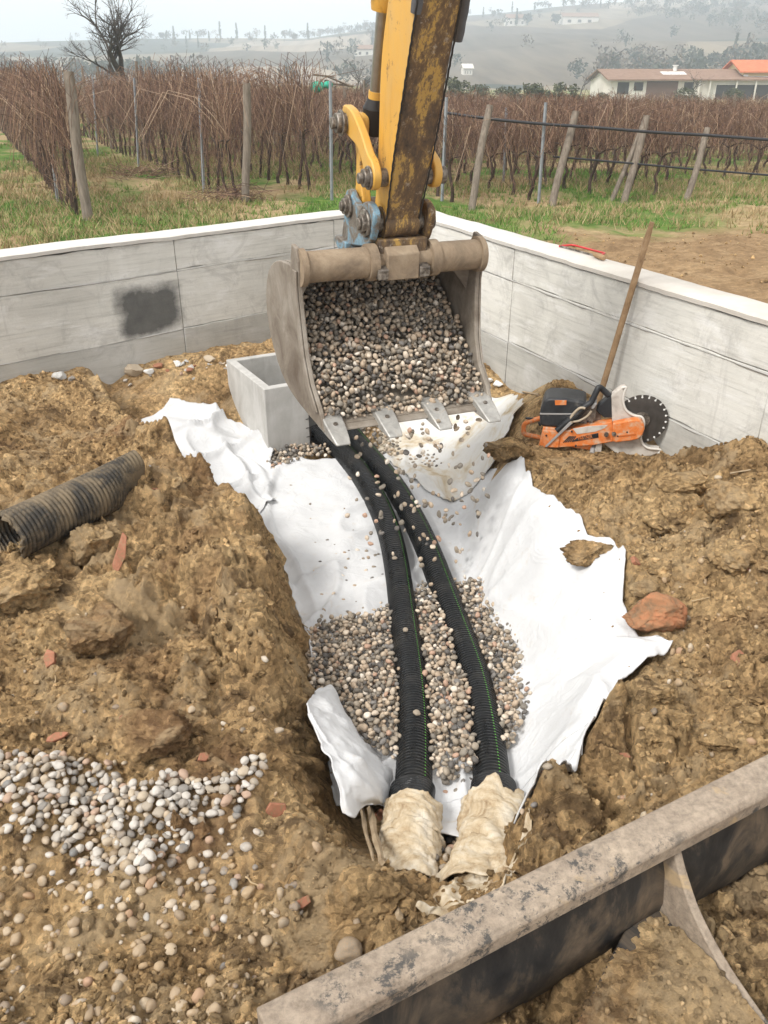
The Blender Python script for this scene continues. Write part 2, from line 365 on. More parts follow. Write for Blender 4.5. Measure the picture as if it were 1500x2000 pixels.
m.base(m.ramp(m.rnd('island'), [(0, (.07, .15, .025)), (.3, (.10, .21, .035)), (.6, (.15, .25, .05)), (.82, (.22, .26, .08)), (.93, (.34, .29, .15))], 'CONSTANT')); M_GRASS = m.m
m = Mat('dry_grass_blades', .9, 0, .15)
m.base(m.ramp(m.rnd('island'), [(0, (.34, .25, .13)), (.4, (.44, .34, .19)), (.75, (.25, .18, .09)), (.9, (.18, .19, .07))], 'CONSTANT')); M_STRAW = m.m
def leafmat(name, a, b):
    m = Mat(name, .8, 0, .2); m.base(m.ramp(m.rnd('island'), [(0, a), (.5, tuple((x + y) / 2 for x, y in zip(a, b))), (1, b)])); return m.m
M_LEAF = leafmat('evergreen_leaves', (.02, .032, .012), (.065, .08, .03))
M_OLIVE = leafmat('olive_leaves', (.045, .055, .03), (.12, .125, .07))
M_FAR = leafmat('far_foliage', (.03, .038, .03), (.08, .085, .065))
M_FARB = leafmat('far_bare_twigs', (.07, .055, .045), (.15, .12, .095))
M_TWIG = simple('bare_tree_bark', [(.3, (.04, .033, .028)), (.7, (.095, .08, .065))], 8, .95, 0, .4, 30, .01)
M_HOSE = flat('black_hose', (.025, .025, .028), .5)
M_ROOF = simple('brown_roof_tiles', [(.3, (.20, .125, .09)), (.7, (.29, .19, .14))], 1.5, .9, 0, .4, 8, .05)
M_ROOFR = simple('red_roof_tiles', [(.3, (.46, .13, .06)), (.7, (.60, .20, .10))], 1.5, .9, 0, .4, 8, .05)
M_PLASTER = simple('pale_plaster', [(.3, (.56, .53, .47)), (.7, (.68, .65, .59))], .6, .9, 0, .1, 10, .01)
M_YPLAST = simple('yellow_plaster', [(.3, (.62, .50, .27)), (.7, (.70, .58, .34))], .6, .9, 0, .1, 10, .01)
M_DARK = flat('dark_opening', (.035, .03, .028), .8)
M_BROWNW = flat('brown_boards', (.12, .07, .05), .85)
M_TEAL = flat('green_netting', (.03, .38, .25), .7)
M_REDP = flat('red_paint', (.52, .035, .035), .45)
M_GRNP = flat('green_plastic', (.03, .28, .12), .45)

# ------------------------------------------------------------------ walls of the enclosure (plan lines of the inner faces)
WL_A, WL_B = np.array([-2.239, 5.038]), np.array([-.386, 6.653])
WR_A, WR_B = np.array([.306, 6.59]), np.array([1.648, 3.584])
dL = (WL_B - WL_A) / np.linalg.norm(WL_B - WL_A); dR = (WR_B - WR_A) / np.linalg.norm(WR_B - WR_A)
nL = np.array([-dL[1], dL[0]]); nR = np.array([-dR[1], dR[0]])            # outward
if nL @ np.array([-1, 1]) < 0: nL = -nL
if nR @ np.array([1, 1]) < 0: nR = -nR
tt = np.linalg.solve(np.stack([dL, -dR], 1), WR_A - WL_A); CORNER = WL_A + dL * tt[0]
WTOP, WTH = .887, .22

# ------------------------------------------------------------------ dirt ground inside the enclosure
def pl(y, pts):
    ys, xs = zip(*pts); return np.interp(y, ys, xs)
XL = [(1.2, .25), (1.45, .02), (1.66, -.10), (1.85, -.17), (2.07, -.235), (2.39, -.27), (3.03, -.39), (3.49, -.53), (3.75, -.76), (3.96, -1.06), (4.5, -1.42), (4.96, -1.72), (5.3, -1.92)]
XR = [(1.5, .30), (1.9, .40), (2.3, .45), (2.8, .48), (3.4, .40), (4.2, .40), (4.9, .25), (5.6, .2)]
XT = [(1.5, .42), (1.7, .44), (1.85, .55), (2.17, .78), (2.42, .98), (2.94, .96), (3.25, .84), (3.9, .70), (4.3, .80), (4.9, 1.08), (5.6, 1.0)]
ZF = [(1.3, -.02), (1.55, -.10), (1.75, -.26), (1.95, -.36), (2.4, -.41), (2.9, -.47), (3.5, -.47), (4.0, -.41), (4.6, -.36), (5.1, -.33), (5.5, -.12), (5.8, .0)]
CTRL = np.array([(-2.6, 5.2, .17), (-2.0, 5.3, .14), (-1.5, 5.75, .09), (-.4, 6.5, .0), (.5, 6.1, .0), (.8, 5.4, .0), (1.1, 4.75, .2), (1.4, 4.15, .29), (1.51, 3.89, .34), (1.7, 3.45, .38), (1.1, 4.1, .08), (1.4, 3.6, .18),
    (.85, 3.9, .03), (1.0, 2.5, .0), (1.5, 2.5, .1), (1.6, 3.1, .28), (1.1, 3.1, .08), (1.2, 1.9, .03), (-1, 3, .04), (-1.5, 3.2, .08), (-1.5, 2.4, .06), (-.6, 2.5, .02), (-1, 2, .0), (-1, 1.4, -.06), (-.4, 1.3, -.05), (.1, 1.45, -.04), (.6, 1.5, -.02), (1.5, 1.2, -.02), (2.2, 1.8, .05), (2.2, 3, .3),
    (-2.5, 2, .05), (-2.6, 3.6, .12), (-1.7, 4.2, .03), (0, .3, -.05), (-2, 0, -.05), (2, 0, -.05), (-5, 3, .1), (5, 1, .1)])
def bank(x, y):
    n = 0; d = 0
    for a, b, c in CTRL:
        wgt = 1 / ((x - a) ** 2 + (y - b) ** 2 + .02) ** 1.6
        n = n + wgt * c; d = d + wgt
    return n / d
def base_height(x, y):
    b = bank(x, y); wob = .035 * vn(y * 5, x * 0, seed=5) + .02 * vn(y * 14, x * 0, seed=6)
    xl, xr, xt, zf = pl(y, XL) + wob, pl(y, XR), pl(y, XT), pl(y, ZF)
    zf = zf + .16 * sstep(-.7, -1.5, x) * sstep(4.2, 5.0, y)
    zf = np.minimum(zf, b)
    l = sstep(xl - .14 + .10 * sstep(3.6, 4.0, y), xl + .10, x); r = 1 - sstep(xr, xt + .02, x)
    k = np.minimum(l, r) * sstep(1.25, 1.5, y) * (1 - sstep(5.35, 5.75, y + .0 * x))
    return b * (1 - k) + zf * k, k, l
def near_fabric(x, y):
    xl, xt = pl(y, XL), pl(y, XT)
    return sstep(xl + .02, xl + .12, x) * (1 - sstep(xt - .05, xt + .02, x)) * sstep(1.72, 1.9, y) * (1 - sstep(5.4, 5.6, y))
def full_height(x, y):
    z, k, l = base_height(x, y)
    q = 1 - .93 * near_fabric(x, y)
    wallk = sstep(.0, .25, -((x - WL_A[0]) * nL[0] + (y - WL_A[1]) * nL[1])) * sstep(.0, .2, -((x - WR_A[0]) * nR[0] + (y - WR_A[1]) * nR[1]))
    q = q * (.35 + .65 * wallk)
    bx_, by_ = (x + .727) * .879 + (y - 4.86) * .477, -(x + .727) * .477 + (y - 4.86) * .879      # inside the chamber
    inb = (bx_ > .02) & (bx_ < .67) & (by_ > .02) & (by_ < .68)
    fs = np.exp(-((((x - 1.20) / .56) ** 2 + ((y - 3.98 + .12 * (x - 1.1)) / .25) ** 2)) ** 2)                        # where the saw lies
    z = z * (1 - fs) + .045 * fs; q = q * (1 - .8 * fs)
    wx, wy = x + .02 * vn(x * 9, y * 9, seed=31) + .012 * fbm(x * 34, y * 34, o=2, seed=33), y + .02 * vn(x * 9, y * 9, seed=32) + .012 * fbm(x * 34, y * 34, o=2, seed=34)
    rgh = .45 + .55 * sstep(-.35, .35, fbm(x * 1.6, y * 1.6, o=2, seed=3))         # smooth trodden patches and rough spoil
    rgh = np.maximum(rgh, sstep(1.0, 1.3, x) * .9)
    n = .030 * fbm(x * 2.3, y * 2.3, o=3, seed=11) + .016 * fbm(x * 8, y * 8, o=3, seed=12)
    n = n + rgh * (.095 * clods(wx, wy, .30, 41, .42) + .078 * clods(wx, wy, .145, 51, .5) + .046 * clods(wx, wy, .068, 61, .6) - .055 * clods(wx + .3, wy, .12, 81, .28) - .03 * clods(wx, wy + .2, .055, 83, .3))
    n = n + (.5 + .5 * rgh) * .014 * clods(x, y, .031, 71, .7) + .007 * fbm(x * 42, y * 42, o=2, seed=13) + .010 * (.5 - np.abs(vn(x * 21, y * 21, seed=14))) + .007 * (.5 - np.abs(vn(x * 47, y * 47, seed=15)))
    rid = np.abs(vn(wx * 6, wy * 6, seed=77)); n = n - rgh * .055 * np.exp(-(rid / .06) ** 2) * sstep(0, .3, vn(x * 2, y * 2, seed=78))   # cracks between slabs
    return np.where(inb, -.45, z + q * n - .03 * (1 - q) * (1 - fs)), q, l
def axis(segs):
    out = [segs[0][0]]
    for a, b, st0, st1 in segs:
        n = max(2, int(round(2 * (b - a) / (st0 + st1)))); t = np.linspace(0, 1, n + 1)[1:]
        out += list(a + (b - a) * (t + (st0 - st1) / (st0 + st1) * t * (1 - t)))
    return np.array(out)
gx = axis([(-9, -2.7, .5, .03), (-2.7, -1.6, .013, .010), (-1.6, 1.5, .0075, .0075), (1.5, 2.4, .010, .014), (2.4, 9, .03, .5)])
gy = axis([(-4, .85, .5, .02), (.85, 2.6, .0065, .0075), (2.6, 4.2, .0085, .011), (4.2, 7.1, .012, .020)])
GX, GY = np.meshgrid(gx, gy, indexing='ij')
GZ, GQ, GL = full_height(GX, GY)
def G(x, y):
    x = np.asarray(x, float); y = np.asarray(y, float)
    i = np.clip(np.searchsorted(gx, x) - 1, 0, len(gx) - 2); j = np.clip(np.searchsorted(gy, y) - 1, 0, len(gy) - 2)
    u = np.clip((x - gx[i]) / (gx[i + 1] - gx[i]), 0, 1); v = np.clip((y - gy[j]) / (gy[j + 1] - gy[j]), 0, 1)
    return GZ[i, j] * (1 - u) * (1 - v) + GZ[i + 1, j] * u * (1 - v) + GZ[i, j + 1] * (1 - u) * v + GZ[i + 1, j + 1] * u * v
def Wg(px, py, it=8, off=0.):
    """point of the dirt ground seen at a photo pixel"""
    z = 0.
    for _ in range(it):
        P = W(px, py, z); z = .5 * z + .5 * (float(G(P[0], P[1])) + off)
    return W(px, py, z)
steep = 4 * GL * (1 - GL)
shx = steep * (.035 * fbm(GY * 16, GZ * 16, GX * 4, 4, 91) + .02 * clods(GY + .3 * GZ, GZ * 1.0, .05, 95)) * np.clip(-GZ * 6 + .3, 0, 1)
shx = np.where((GY > 1.4) & (GY < 5.2), shx, 0)
keep = (((GX - WL_A[0]) * nL[0] + (GY - WL_A[1]) * nL[1]) < .10) & (((GX - WR_A[0]) * nR[0] + (GY - WR_A[1]) * nR[1]) < .10)
FQ = grid_faces(len(gx), len(gy)); FQ = FQ[keep.ravel()[FQ].all(1)]
used = np.unique(FQ); remap = -np.ones(GX.size, int); remap[used] = np.arange(len(used))
V = np.stack([GX + shx, GY, GZ], -1).reshape(-1, 3)[used]
me = mesh_np('dirt_ground', V, remap[FQ]); me.materials.append(M_EARTH)
tag(obj('dirt_ground', me), 'churned ochre earth inside the concrete walls with an open trench', None, None, 'structure')

# ------------------------------------------------------------------ outer ground: vineyard and plain (a fan of land behind the walls)
P0 = np.array([0., -2.])
def r_wall(a):
    d = np.stack([np.sin(a), np.cos(a)], -1); r = np.full(a.shape, 1e9)
    out = np.full(a.shape, 0.)
    for A, n in ((WL_A, nL), (WR_A, nR)):
        den = d @ n; rr = np.where(den > 1e-3, ((A + n * .11 - P0) @ n) / np.where(den > 1e-3, den, 1), 1e9); r = np.minimum(r, rr)
    return np.minimum(r, 60)
ang = np.concatenate([np.linspace(R(-115), R(-36), 60)[:-1], np.linspace(R(-36), R(36), 400), np.linspace(R(36), R(115), 60)[1:]])
lv = np.concatenate([[0], np.cumsum(.035 * 1.032 ** np.arange(232))])
lv = lv * (420 / lv[-1])
AA, LV = np.meshgrid(ang, lv, indexing='ij')
RR = r_wall(AA) + LV
OX, OY = P0[0] + RR * np.sin(AA), P0[1] + RR * np.cos(AA)
def vz(x, y):
    d = np.hypot(x, y)
    z = .05 * fbm(x * .5, y * .5, o=3, seed=201) + .02 * fbm(x * 3, y * 3, o=3, seed=202)
    return z - (.75 * sstep(-3, 6, x) + .15) * sstep(13, 52, d) + .35 * sstep(72, 104, d) + .022 * clods(x, y, .17, 203, .6) * (d < 18) + .012 * clods(x, y, .07, 204, .6) * (d < 15)
OZ = vz(OX, OY)
me = mesh_np('vineyard_ground', np.stack([OX, OY, OZ], -1).reshape(-1, 3), grid_faces(*OX.shape)[:, ::-1])
m = Mat('vineyard_soil_and_turf', .95, 0, .1)
x, y, z = m.sep()
soil = m.ramp(m.noise(1.2, 7, .65, .4), [(.3, (.14, .085, .045)), (.55, (.25, .16, .085)), (.75, (.36, .255, .15))])
turf = m.ramp(m.noise(3.5, 7, .7, .3), [(.3, (.045, .085, .018)), (.5, (.085, .16, .03)), (.66, (.15, .20, .05)), (.76, (.26, .21, .10))])
straw = m.ramp(m.noise(6, 6, .7), [(.3, (.22, .155, .08)), (.7, (.42, .32, .18))])
c = m.mix(m.ramp(m.noise(.38, 5, .6, .3), [(.44, 0.), (.56, 1.)]), turf, straw)
c = m.mix(m.ramp(m.noise(.9, 6, .6, .3, m.map(loc=(4, 4, 0))), [(.58, 0.), (.66, .8)]), c, soil)
# bare trampled strip of earth just outside the right-hand wall
ed = m.math('ADD', m.math('ADD', m.math('MULTIPLY', x, .35), m.math('MULTIPLY', y, -1.)), m.math('MULTIPLY', m.noise(.9, 5), 2.6))
bare = m.ramp(m.math('MULTIPLY', m.math('ADD', ed, 20.), .05), [(.545, 0.), (.575, 1.)])
c = m.mix(bare, c, m.mix(1., m.ramp(m.noise(2.4, 9, .75), [(.3, (.16, .10, .052)), (.5, (.26, .172, .092)), (.7, (.36, .255, .145))]), m.ramp(m.noise(14, 8, .75), [(.3, .6), (.7, 1.3)]), 'MULTIPLY'))
m.base(c); m.bump(m.noise(18, 8, .7), .6, .03); me.materials.append(m.m)
tag(obj('vineyard_ground', me), 'turf, straw and bare soil of the vineyard beyond the walls', None, None, 'structure')

# ------------------------------------------------------------------ hills
def ray_as(px, py): r = ray(px, py); return r[0] / r[1], r[2] / r[1]
sk = np.array([ray_as(*q) for q in ((-900, 95), (-400, 90), (0, 84), (200, 78), (400, 76), (600, 76), (700, 62), (800, 46), (900, 34), (1000, 26), (1100, 16), (1300, 4), (1500, -4), (1900, -10), (2500, 20))])
ha = np.linspace(-1.3, 1.6, 330); hy = np.concatenate([np.linspace(150, 900, 90), np.linspace(915, 2200, 40)])
HA, HYY = np.meshgrid(ha, hy, indexing='ij')
def hillz(a, Y):
    s = np.interp(a, sk[:, 0], sk[:, 1]); yc = 900 + 130 * np.sin(a * 5 + 1)
    zc = 1.8 + s * yc
    t = np.clip((Y - 190) / (yc - 190), 0, 1)
    prof = .35 * t + .65 * sstep(0, 1, t)
    z = -2.2 + (zc + 2.2) * prof + (fbm(a * Y * .006, Y * .006, o=4, seed=301) * 5) * t * (1 - t) * 2.5
    return z - np.clip(Y - yc, 0, None) * .03 - 3 * sstep(190, 150, Y)
HZZ = hillz(HA, HYY)
me = mesh_np('hills', np.stack([HA * HYY, HYY, HZZ], -1).reshape(-1, 3), grid_faces(*HA.shape)[:, ::-1])
m = Mat('hill_fields', .95, 0, .05)
cell = m.vor(.011, 'F1', 'Color', m.map((1, .55, 1), (0, 0, .5)))
n = m.nt.nodes.new('ShaderNodeSeparateColor'); m.nt.links.new(cell, n.inputs[0])
c = m.ramp(n.outputs[0], [(0, (.10, .08, .06)), (.22, (.19, .155, .11)), (.42, (.075, .075, .06)), (.58, (.27, .225, .175)), (.72, (.05, .055, .045)), (.86, (.13, .105, .08))], 'CONSTANT')
rowl = m.ramp(m.noise(.05, 4, .5, 0, m.map((3, .3, 1), (0, 0, .3))), [(.35, .75), (.65, 1.2)])
m.base(m.mix(1., c, rowl, 'MULTIPLY')); me.materials.append(m.m)
tag(obj('hills', me), 'hazy hillsides with fields and vineyards behind the valley', None, None, 'structure')

# ------------------------------------------------------------------ concrete walls with formwork panels
def wall(A, d, nrm, L0_, L1_, vs, label, group=None, stain=None, capm=None):
    """A plan origin on inner face, d along; panels between stations vs, rows between seam heights"""
    base = np.array([*(A + d * (L0_ + L1_) / 2 + nrm * WTH / 2), -.15])
    t = empty('concrete_wall', base, math.atan2(d[1], d[0]))
    sgn = 1 if (np.array([-d[1], d[0]]) @ nrm) > 0 else -1
    mid = (L0_ + L1_) / 2
    core = MB(); core.box((0, sgn * .012, (WTOP - .15) / 2 + .04), (L1_ - L0_, WTH - .03, WTOP + .15 - .022))
    core.v = [(a, b, c - .0) for a, b, c in core.v]
    obj('core', core.mesh('wall_core', M_JOINT), t)
    cap = MB(); nseg = 160; P = []
    xs = np.linspace(-(L1_ - L0_) / 2, (L1_ - L0_) / 2, nseg)
    e1 = .004 * fbm(xs * 6, xs * 0, o=4, seed=401); e2 = .004 * fbm(xs * 6, xs * 0 + 9, o=4, seed=402); zt = .003 * fbm(xs * 4, xs * 0 + 3, o=4, seed=403)
    prof = [(-WTH / 2, -.03), (-WTH / 2 - .004, -.008), (-WTH / 2 + .008, .0), (0, .002), (WTH / 2 - .008, 0), (WTH / 2 + .004, -.008), (WTH / 2, -.03)]
    for i, xx in enumerate(xs):
        for (yy, zz) in prof: P.append((xx, yy + (e1[i] if yy < 0 else e2[i]), WTOP + .15 + zz + zt[i]))
    k = len(prof)
    cap.add(P, [(i * k + j, (i + 1) * k + j, (i + 1) * k + j + 1, i * k + j + 1) for i in range(nseg - 1) for j in range(k - 1)] + [tuple(range(k)), tuple((nseg - 1) * k + j for j in range(k))])
    obj('cap', cap.mesh('wall_cap', capm or M_CAP, 40), t)
    for side in (-1, 1):
        for i in range(len(vs) - 1):
            off = .012 if i % 2 else 0.0
            rows = [-.15, .247 + off, .648 + off, WTOP - .034]
            for r in range(3):
                a, b = vs[i] + .002 - mid, vs[i + 1] - .002 - mid
                z0, z1 = rows[r] + .15 + (.0015 if r else 0), rows[r + 1] + .15 - .0015
                th = .016 + random.uniform(-.004, .004) + (.004 if r == 0 else 0)
                yf = side * sgn * (WTH / 2) - side * sgn * .0
                pb = MB(); cx, cz = (a + b) / 2, (z0 + z1) / 2
                nx_ = 24; xs2 = np.linspace(a, b, nx_)
                bot = .004 * fbm(xs2 * 9, xs2 * 0 + r + i * 3, o=4, seed=411 + i); top = .004 * fbm(xs2 * 9, xs2 * 0 + r + 7, o=4, seed=417 + i)
                f0 = yf - side * sgn * (.012 - th + .016); b0 = yf - side * sgn * .05
                Pv = []
                for q in range(nx_):
                    Pv += [(xs2[q], b0, z0 + bot[q]), (xs2[q], f0, z0 + bot[q]), (xs2[q], f0, z1 + top[q]), (xs2[q], b0, z1 + top[q])]
                Ff = [(q * 4 + j, q * 4 + (j + 1) % 4, q * 4 + 4 + (j + 1) % 4, q * 4 + 4 + j) for q in range(nx_ - 1) for j in range(4)] + [(0, 1, 2, 3), tuple((nx_ - 1) * 4 + j for j in range(4))]
                pb.add(Pv, Ff)
                mt = M_CONC if r else M_DAMP
                if stain and side == -1 and r: mt = stain
                o = obj('panel', pb.mesh('wall_panel', mt, 30), t); bev(o, .003, 1)
    # mortar fins squeezed out along the seams
    fin = MB()
    for z in (.247, .648):
        for side in (-1,):
            xx = np.arange(-(L1_ - L0_) / 2, (L1_ - L0_) / 2, .03)
            hh = .0015 + .005 * np.clip(fbm(xx * 7, xx * 0 + z * 9, o=3, seed=431) + .3, 0, 1)
            y0 = side * sgn * (WTH / 2 - .012)
            fin.tube([(xx[i], y0, z + .152 + .006 * ((vn(np.array([xx[i] * 2]), np.array([z]), seed=5))[0])) for i in range(len(xx))], hh, 5)
    obj('seam_fin', fin.mesh('seam_fin', M_JOINT, 60), t)
    return tag(t, label, 'wall', group)
sL = float((np.array([-1.39, 5.78]) - WL_A) @ dL); cL = float((CORNER - WL_A) @ dL)
midL = (-6 + cL + .1) / 2
stain_c = float((np.array([-1.60, 5.60]) - WL_A) @ dL) - midL
mst = concrete_mat('board_marked_concrete_with_wet_patch', (stain_c + .05, .425 + .15, .265, .19), 1.14).m
wall(WL_A, dL, nL, -6, cL + .1, [-6, -3.9, -1.8, sL, sL + 1.35, cL + .1], 'grey board-marked concrete wall with a dark wet patch', None, mst)
mcap = Mat('muddied_concrete_top', .92, 0, .2)
x, y, z = mcap.sep(); c = mcap.ramp(mcap.noise(5, 6), [(.3, (.52, .50, .46)), (.7, (.64, .62, .58))])
k = mcap.math('ADD', mcap.math('MULTIPLY', mcap.math('ADD', x, 3.1), .8), mcap.math('MULTIPLY', mcap.math('SUBTRACT', mcap.noise(5, 7, .7), .5), 2.2))
k = mcap.math('MULTIPLY', mcap.ramp(k, [(.1, 0.), (.5, .85)]), mcap.ramp(y, [(.40, .15), (.52, 1.)]))
mcap.base(mcap.mix(k, c, mcap.ramp(mcap.noise(14, 6), [(.3, (.40, .27, .14)), (.7, (.55, .42, .27))]))); mcap.bump(mcap.noise(50, 6), .35, .004)
s1 = float((np.array([.81, 5.46]) - WR_A) @ dR); s2 = float((np.array([1.677, 3.52]) - WR_A) @ dR); c2 = float((CORNER - WR_A) @ dR)
wall(WR_A, dR, nR, c2 - .0, 9, [c2, s1, s2, s2 + 2.1, s2 + 4.2, 9], 'pale concrete wall with a wooden handle leaning against it', None, None, mcap.m)

# ------------------------------------------------------------------ precast chamber
FB = W(525, 897, -.33); bdir = np.array([.875, .475]); bdir /= np.linalg.norm(bdir); bback = np.array([-bdir[1], bdir[0]])
bz = empty('concrete_chamber', (FB[0], FB[1], -.36), math.atan2(bdir[1], bdir[0]))
tag(bz, 'open square precast concrete chamber at the far end of the pipes', 'chamber')
BW, BD, BH, BT = .69, .70, .49, .055
def slab(name, a, b, parent, seedv=0, mt=M_PRECAST):
    mb = MB(); mb.box(((a[0] + b[0]) / 2, (a[1] + b[1]) / 2, (a[2] + b[2]) / 2), (b[0] - a[0], b[1] - a[1], b[2] - a[2]))
    o = obj(name, mb.mesh(name, mt), parent); bev(o, .006, 2); return o
slab('side', (0, BT, 0), (BT, BD - BT, BH), bz); slab('side', (BW - BT, BT, 0), (BW, BD - BT, BH), bz)
slab('back', (0, BD - BT, 0), (BW, BD, BH), bz)
fr = MB(); hx0, hx1, hz1 = .29, .60, .30                      # saw-cut opening for the pipes
fr.prism([(0, 0), (hx0, 0), (hx0, hz1), (hx1, hz1), (hx1, 0), (BW, 0), (BW, BH), (0, BH)], 0, BT)
bev(obj('front', fr.mesh('front', M_PRECAST), bz), .004, 1)
slab('water', (BT, BT, 0), (BW - BT, BD - BT, .02), bz, mt=flat('dark_water', (.03, .03, .028), .1))
cut = MB()
for zc in (.07, .13, .19, .25): cut.box((hx0 - .012, -.001, zc), (.03, .004, .004))
cut.box((hx0 - .002, -.0015, .15), (.006, .005, .30))
obj('saw_cut', cut.mesh('saw_cut', M_DARK), bz)

# ------------------------------------------------------------------ geotextile sheets
def sheet(name, rows, xl_f, xr_f, zf, mt, label, group=None, nx=120, lift=.012, ragged=.012, seed=500):
    """sheet laid over the ground: for each y a span of x"""
    P = np.zeros((len(rows), nx, 3))
    xl = np.array([xl_f(y) for y in rows]) + ragged * fbm(rows * 7, rows * 0, o=4, seed=seed)
    xr = np.array([xr_f(y) for y in rows]) + ragged * fbm(rows * 7, rows * 0 + 5, o=4, seed=seed + 1)
    u = np.linspace(0, 1, nx)
    X = xl[:, None] + (xr - xl)[:, None] * u[None]; Y = np.repeat(rows[:, None], nx, 1)
    fray = ragged * fbm(X * 8, X * 0 + 2, o=4, seed=seed + 2)
    ed = np.zeros_like(Y); ed[-6:] = np.linspace(0, 1, 6)[:, None]; ed[:4] = -np.linspace(1, 0, 4)[:, None] * .6
    Y = Y + ed * fray
    Z = zf(X, Y) + lift
    me = mesh_np(name, np.stack([X, Y, Z], -1).reshape(-1, 3), grid_faces(*X.shape)[:, ::-1]); me.materials.append(mt)
    o = obj(name, me); md = o.modifiers.new('thick', 'SOLIDIFY'); md.thickness = .005; md.offset = 1
    return tag(o, label, 'geotextile', group)
def folds(x, y, seed, a=.022):
    wx = x + .12 * vn(x * 2.2, y * 2.2, seed=seed); wy = y + .12 * vn(x * 2.2, y * 2.2, seed=seed + 1)
    r1 = 1 - np.abs(vn(wx * 3.1 + wy * 1.1, wy * 1.3, seed=seed + 2)); r2 = 1 - np.abs(vn(wx * 2 - wy * 2.4, wx * 2.2, seed=seed + 3))
    return a * (r1 ** 6 + .8 * r2 ** 8) + .008 * fbm(x * 6, y * 6, o=3, seed=seed + 4)
def under(x, y):
    z, k, l = base_height(x, y); return z
def zmain(x, y):
    z = under(x, y); xl, xt, xr = pl(y, XL), pl(y, XT), pl(y, XR)
    z = np.maximum(z, pl(y, ZF) + .0)
    z = np.where(x < .2, np.minimum(z, pl(y, ZF) + .30 * sstep(xl + .20, xl + .02, x)), z)
    # sheet bridges softly up the right-hand slope
    t = np.clip((x - xr) / np.maximum(xt - xr, .05), 0, 1)
    z = z + .05 * np.sin(t * math.pi) * (x > xr)
    gz = np.maximum(G(x, y), -9)
    z = np.where(t > .75, np.maximum(z, gz + .012), z)
    z = z + folds(x, y, 520, .038)
    we = np.clip(1 - (pl(y, EDGE_R) - x) / .11, 0, 1); z = z * (1 - we) + np.maximum(gz + .006, z - .06) * we
    return z + .02 - .10 * sstep(3.85, 4.35, y) * sstep(.3, .6, x)
EDGE_R = [(1.66, .36), (1.75, .46), (1.86, .56), (1.98, .62), (2.17, .76), (2.30, .86), (2.42, 1.02), (2.50, .93), (2.70, .92), (2.90, .97), (3.0, .95), (3.10, .86), (3.25, .83), (3.45, .77), (3.65, .72), (3.9, .70), (4.1, .68), (4.31, .62), (4.5, .48), (4.6, .36), (4.8, .12)]
rowsm = np.linspace(2.0, 4.80, 240)
sheet('geotextile_sheet', rowsm, lambda y: pl(y, XL) + .055 + .10 * float(sstep(3.9, 4.6, np.array(y))), lambda y: pl(y, EDGE_R), zmain, M_FAB, 'large clean white geotextile sheet lining the trench under the pipes', nx=140, ragged=.010, seed=540)
# the tongue of the same roll that runs on to the near right, in front of the pipes
rowsn = np.linspace(1.70, 2.03, 60)
sheet('geotextile_strip', rowsn, lambda y: pl(y, [(1.70, .36), (1.8, .30), (1.9, .02), (2.03, -.05)]), lambda y: pl(y, EDGE_R) + .0, lambda x, y: zmain(x, y) + .006, M_FAB, 'white geotextile end strip below the pipe couplings', nx=80, ragged=.012, seed=560)
# older soiled sheets round the chamber
def zold(x, y): return np.maximum(under(x, y), G(x, y)) + folds(x, y, 570, .055) + .012 + .05 * sstep(-.95, -.78, x) * sstep(4.6, 4.9, y)
def zfar(x, y): return np.maximum(np.maximum(under(x, y), G(x, y)), np.where((y < 4.75) & (x < pl(y, EDGE_R) + .02), zmain(x, y), -9)) + folds(x, y, 590, .022) * sstep(4.2, 4.5, y) + .012
sheet('geotextile_sheet', np.linspace(4.05, 5.22, 110), lambda y: pl(y, [(4.05, -.98), (4.3, -1.18), (4.6, -1.40), (4.9, -1.58), (5.05, -1.56), (5.22, -1.42)]), lambda y: pl(y, [(4.05, -.70), (4.4, -.62), (4.80, -.70), (4.95, -.78), (5.22, -.93)]), zold, M_FAB, 'crumpled white geotextile piled against the concrete chamber', nx=90, ragged=.03, seed=575)
sheet('geotextile_sheet', np.linspace(4.30, 5.5, 100), lambda y: pl(y, [(4.30, .34), (4.36, .26), (4.5, .15), (4.8, -.05), (5.5, .0)]), lambda y: pl(y, [(4.15, .66), (4.4, .70), (4.7, .80), (5.0, .84), (5.2, .78), (5.5, .5)]), zfar, M_FABD, 'mud-stained cream geotextile beyond the bucket by the saw handle', nx=90, ragged=.03, seed=595)
# loose corner of cloth thrown over the left bank
ctl = [[(606, 1362, -.16), (645, 1345, -.30), (690, 1418, -.34), (735, 1468, -.36), (770, 1482, -.37)],
       [(597, 1385, -.09), (650, 1398, -.17), (702, 1462, -.20), (738, 1500, -.26), (770, 1515, -.36)],
       [(622, 1440, -.07), (655, 1462, -.10), (705, 1500, -.12), (742, 1535, -.22), (768, 1545, -.36)],
       [(652, 1500, -.08), (668, 1528, -.10), (702, 1556, -.15), (738, 1566, -.22), (762, 1575, -.35)],
       [(672, 1592, -.16), (692, 1598, -.17), (712, 1578, -.20), (737, 1573, -.27), (755, 1585, -.33)]]
CP = np.array([[W(*q) for q in row] for row in ctl])
def bsurf(CP, nu, nv):
    def cr(P, t):
        n = len(P) - 1; i = min(int(t * n), n - 1); f = t * n - i
        a, b, c, d = P[max(i - 1, 0)], P[i], P[i + 1], P[min(i + 2, n)]
        return .5 * (2 * b + (c - a) * f + (2 * a - 5 * b + 4 * c - d) * f * f + (3 * b - a - 3 * c + d) * f ** 3)
    return np.array([[cr(np.array([cr(row, v) for row in CP]), u) for v in np.linspace(0, 1, nv)] for u in np.linspace(0, 1, nu)])
SP = bsurf(CP, 60, 60)
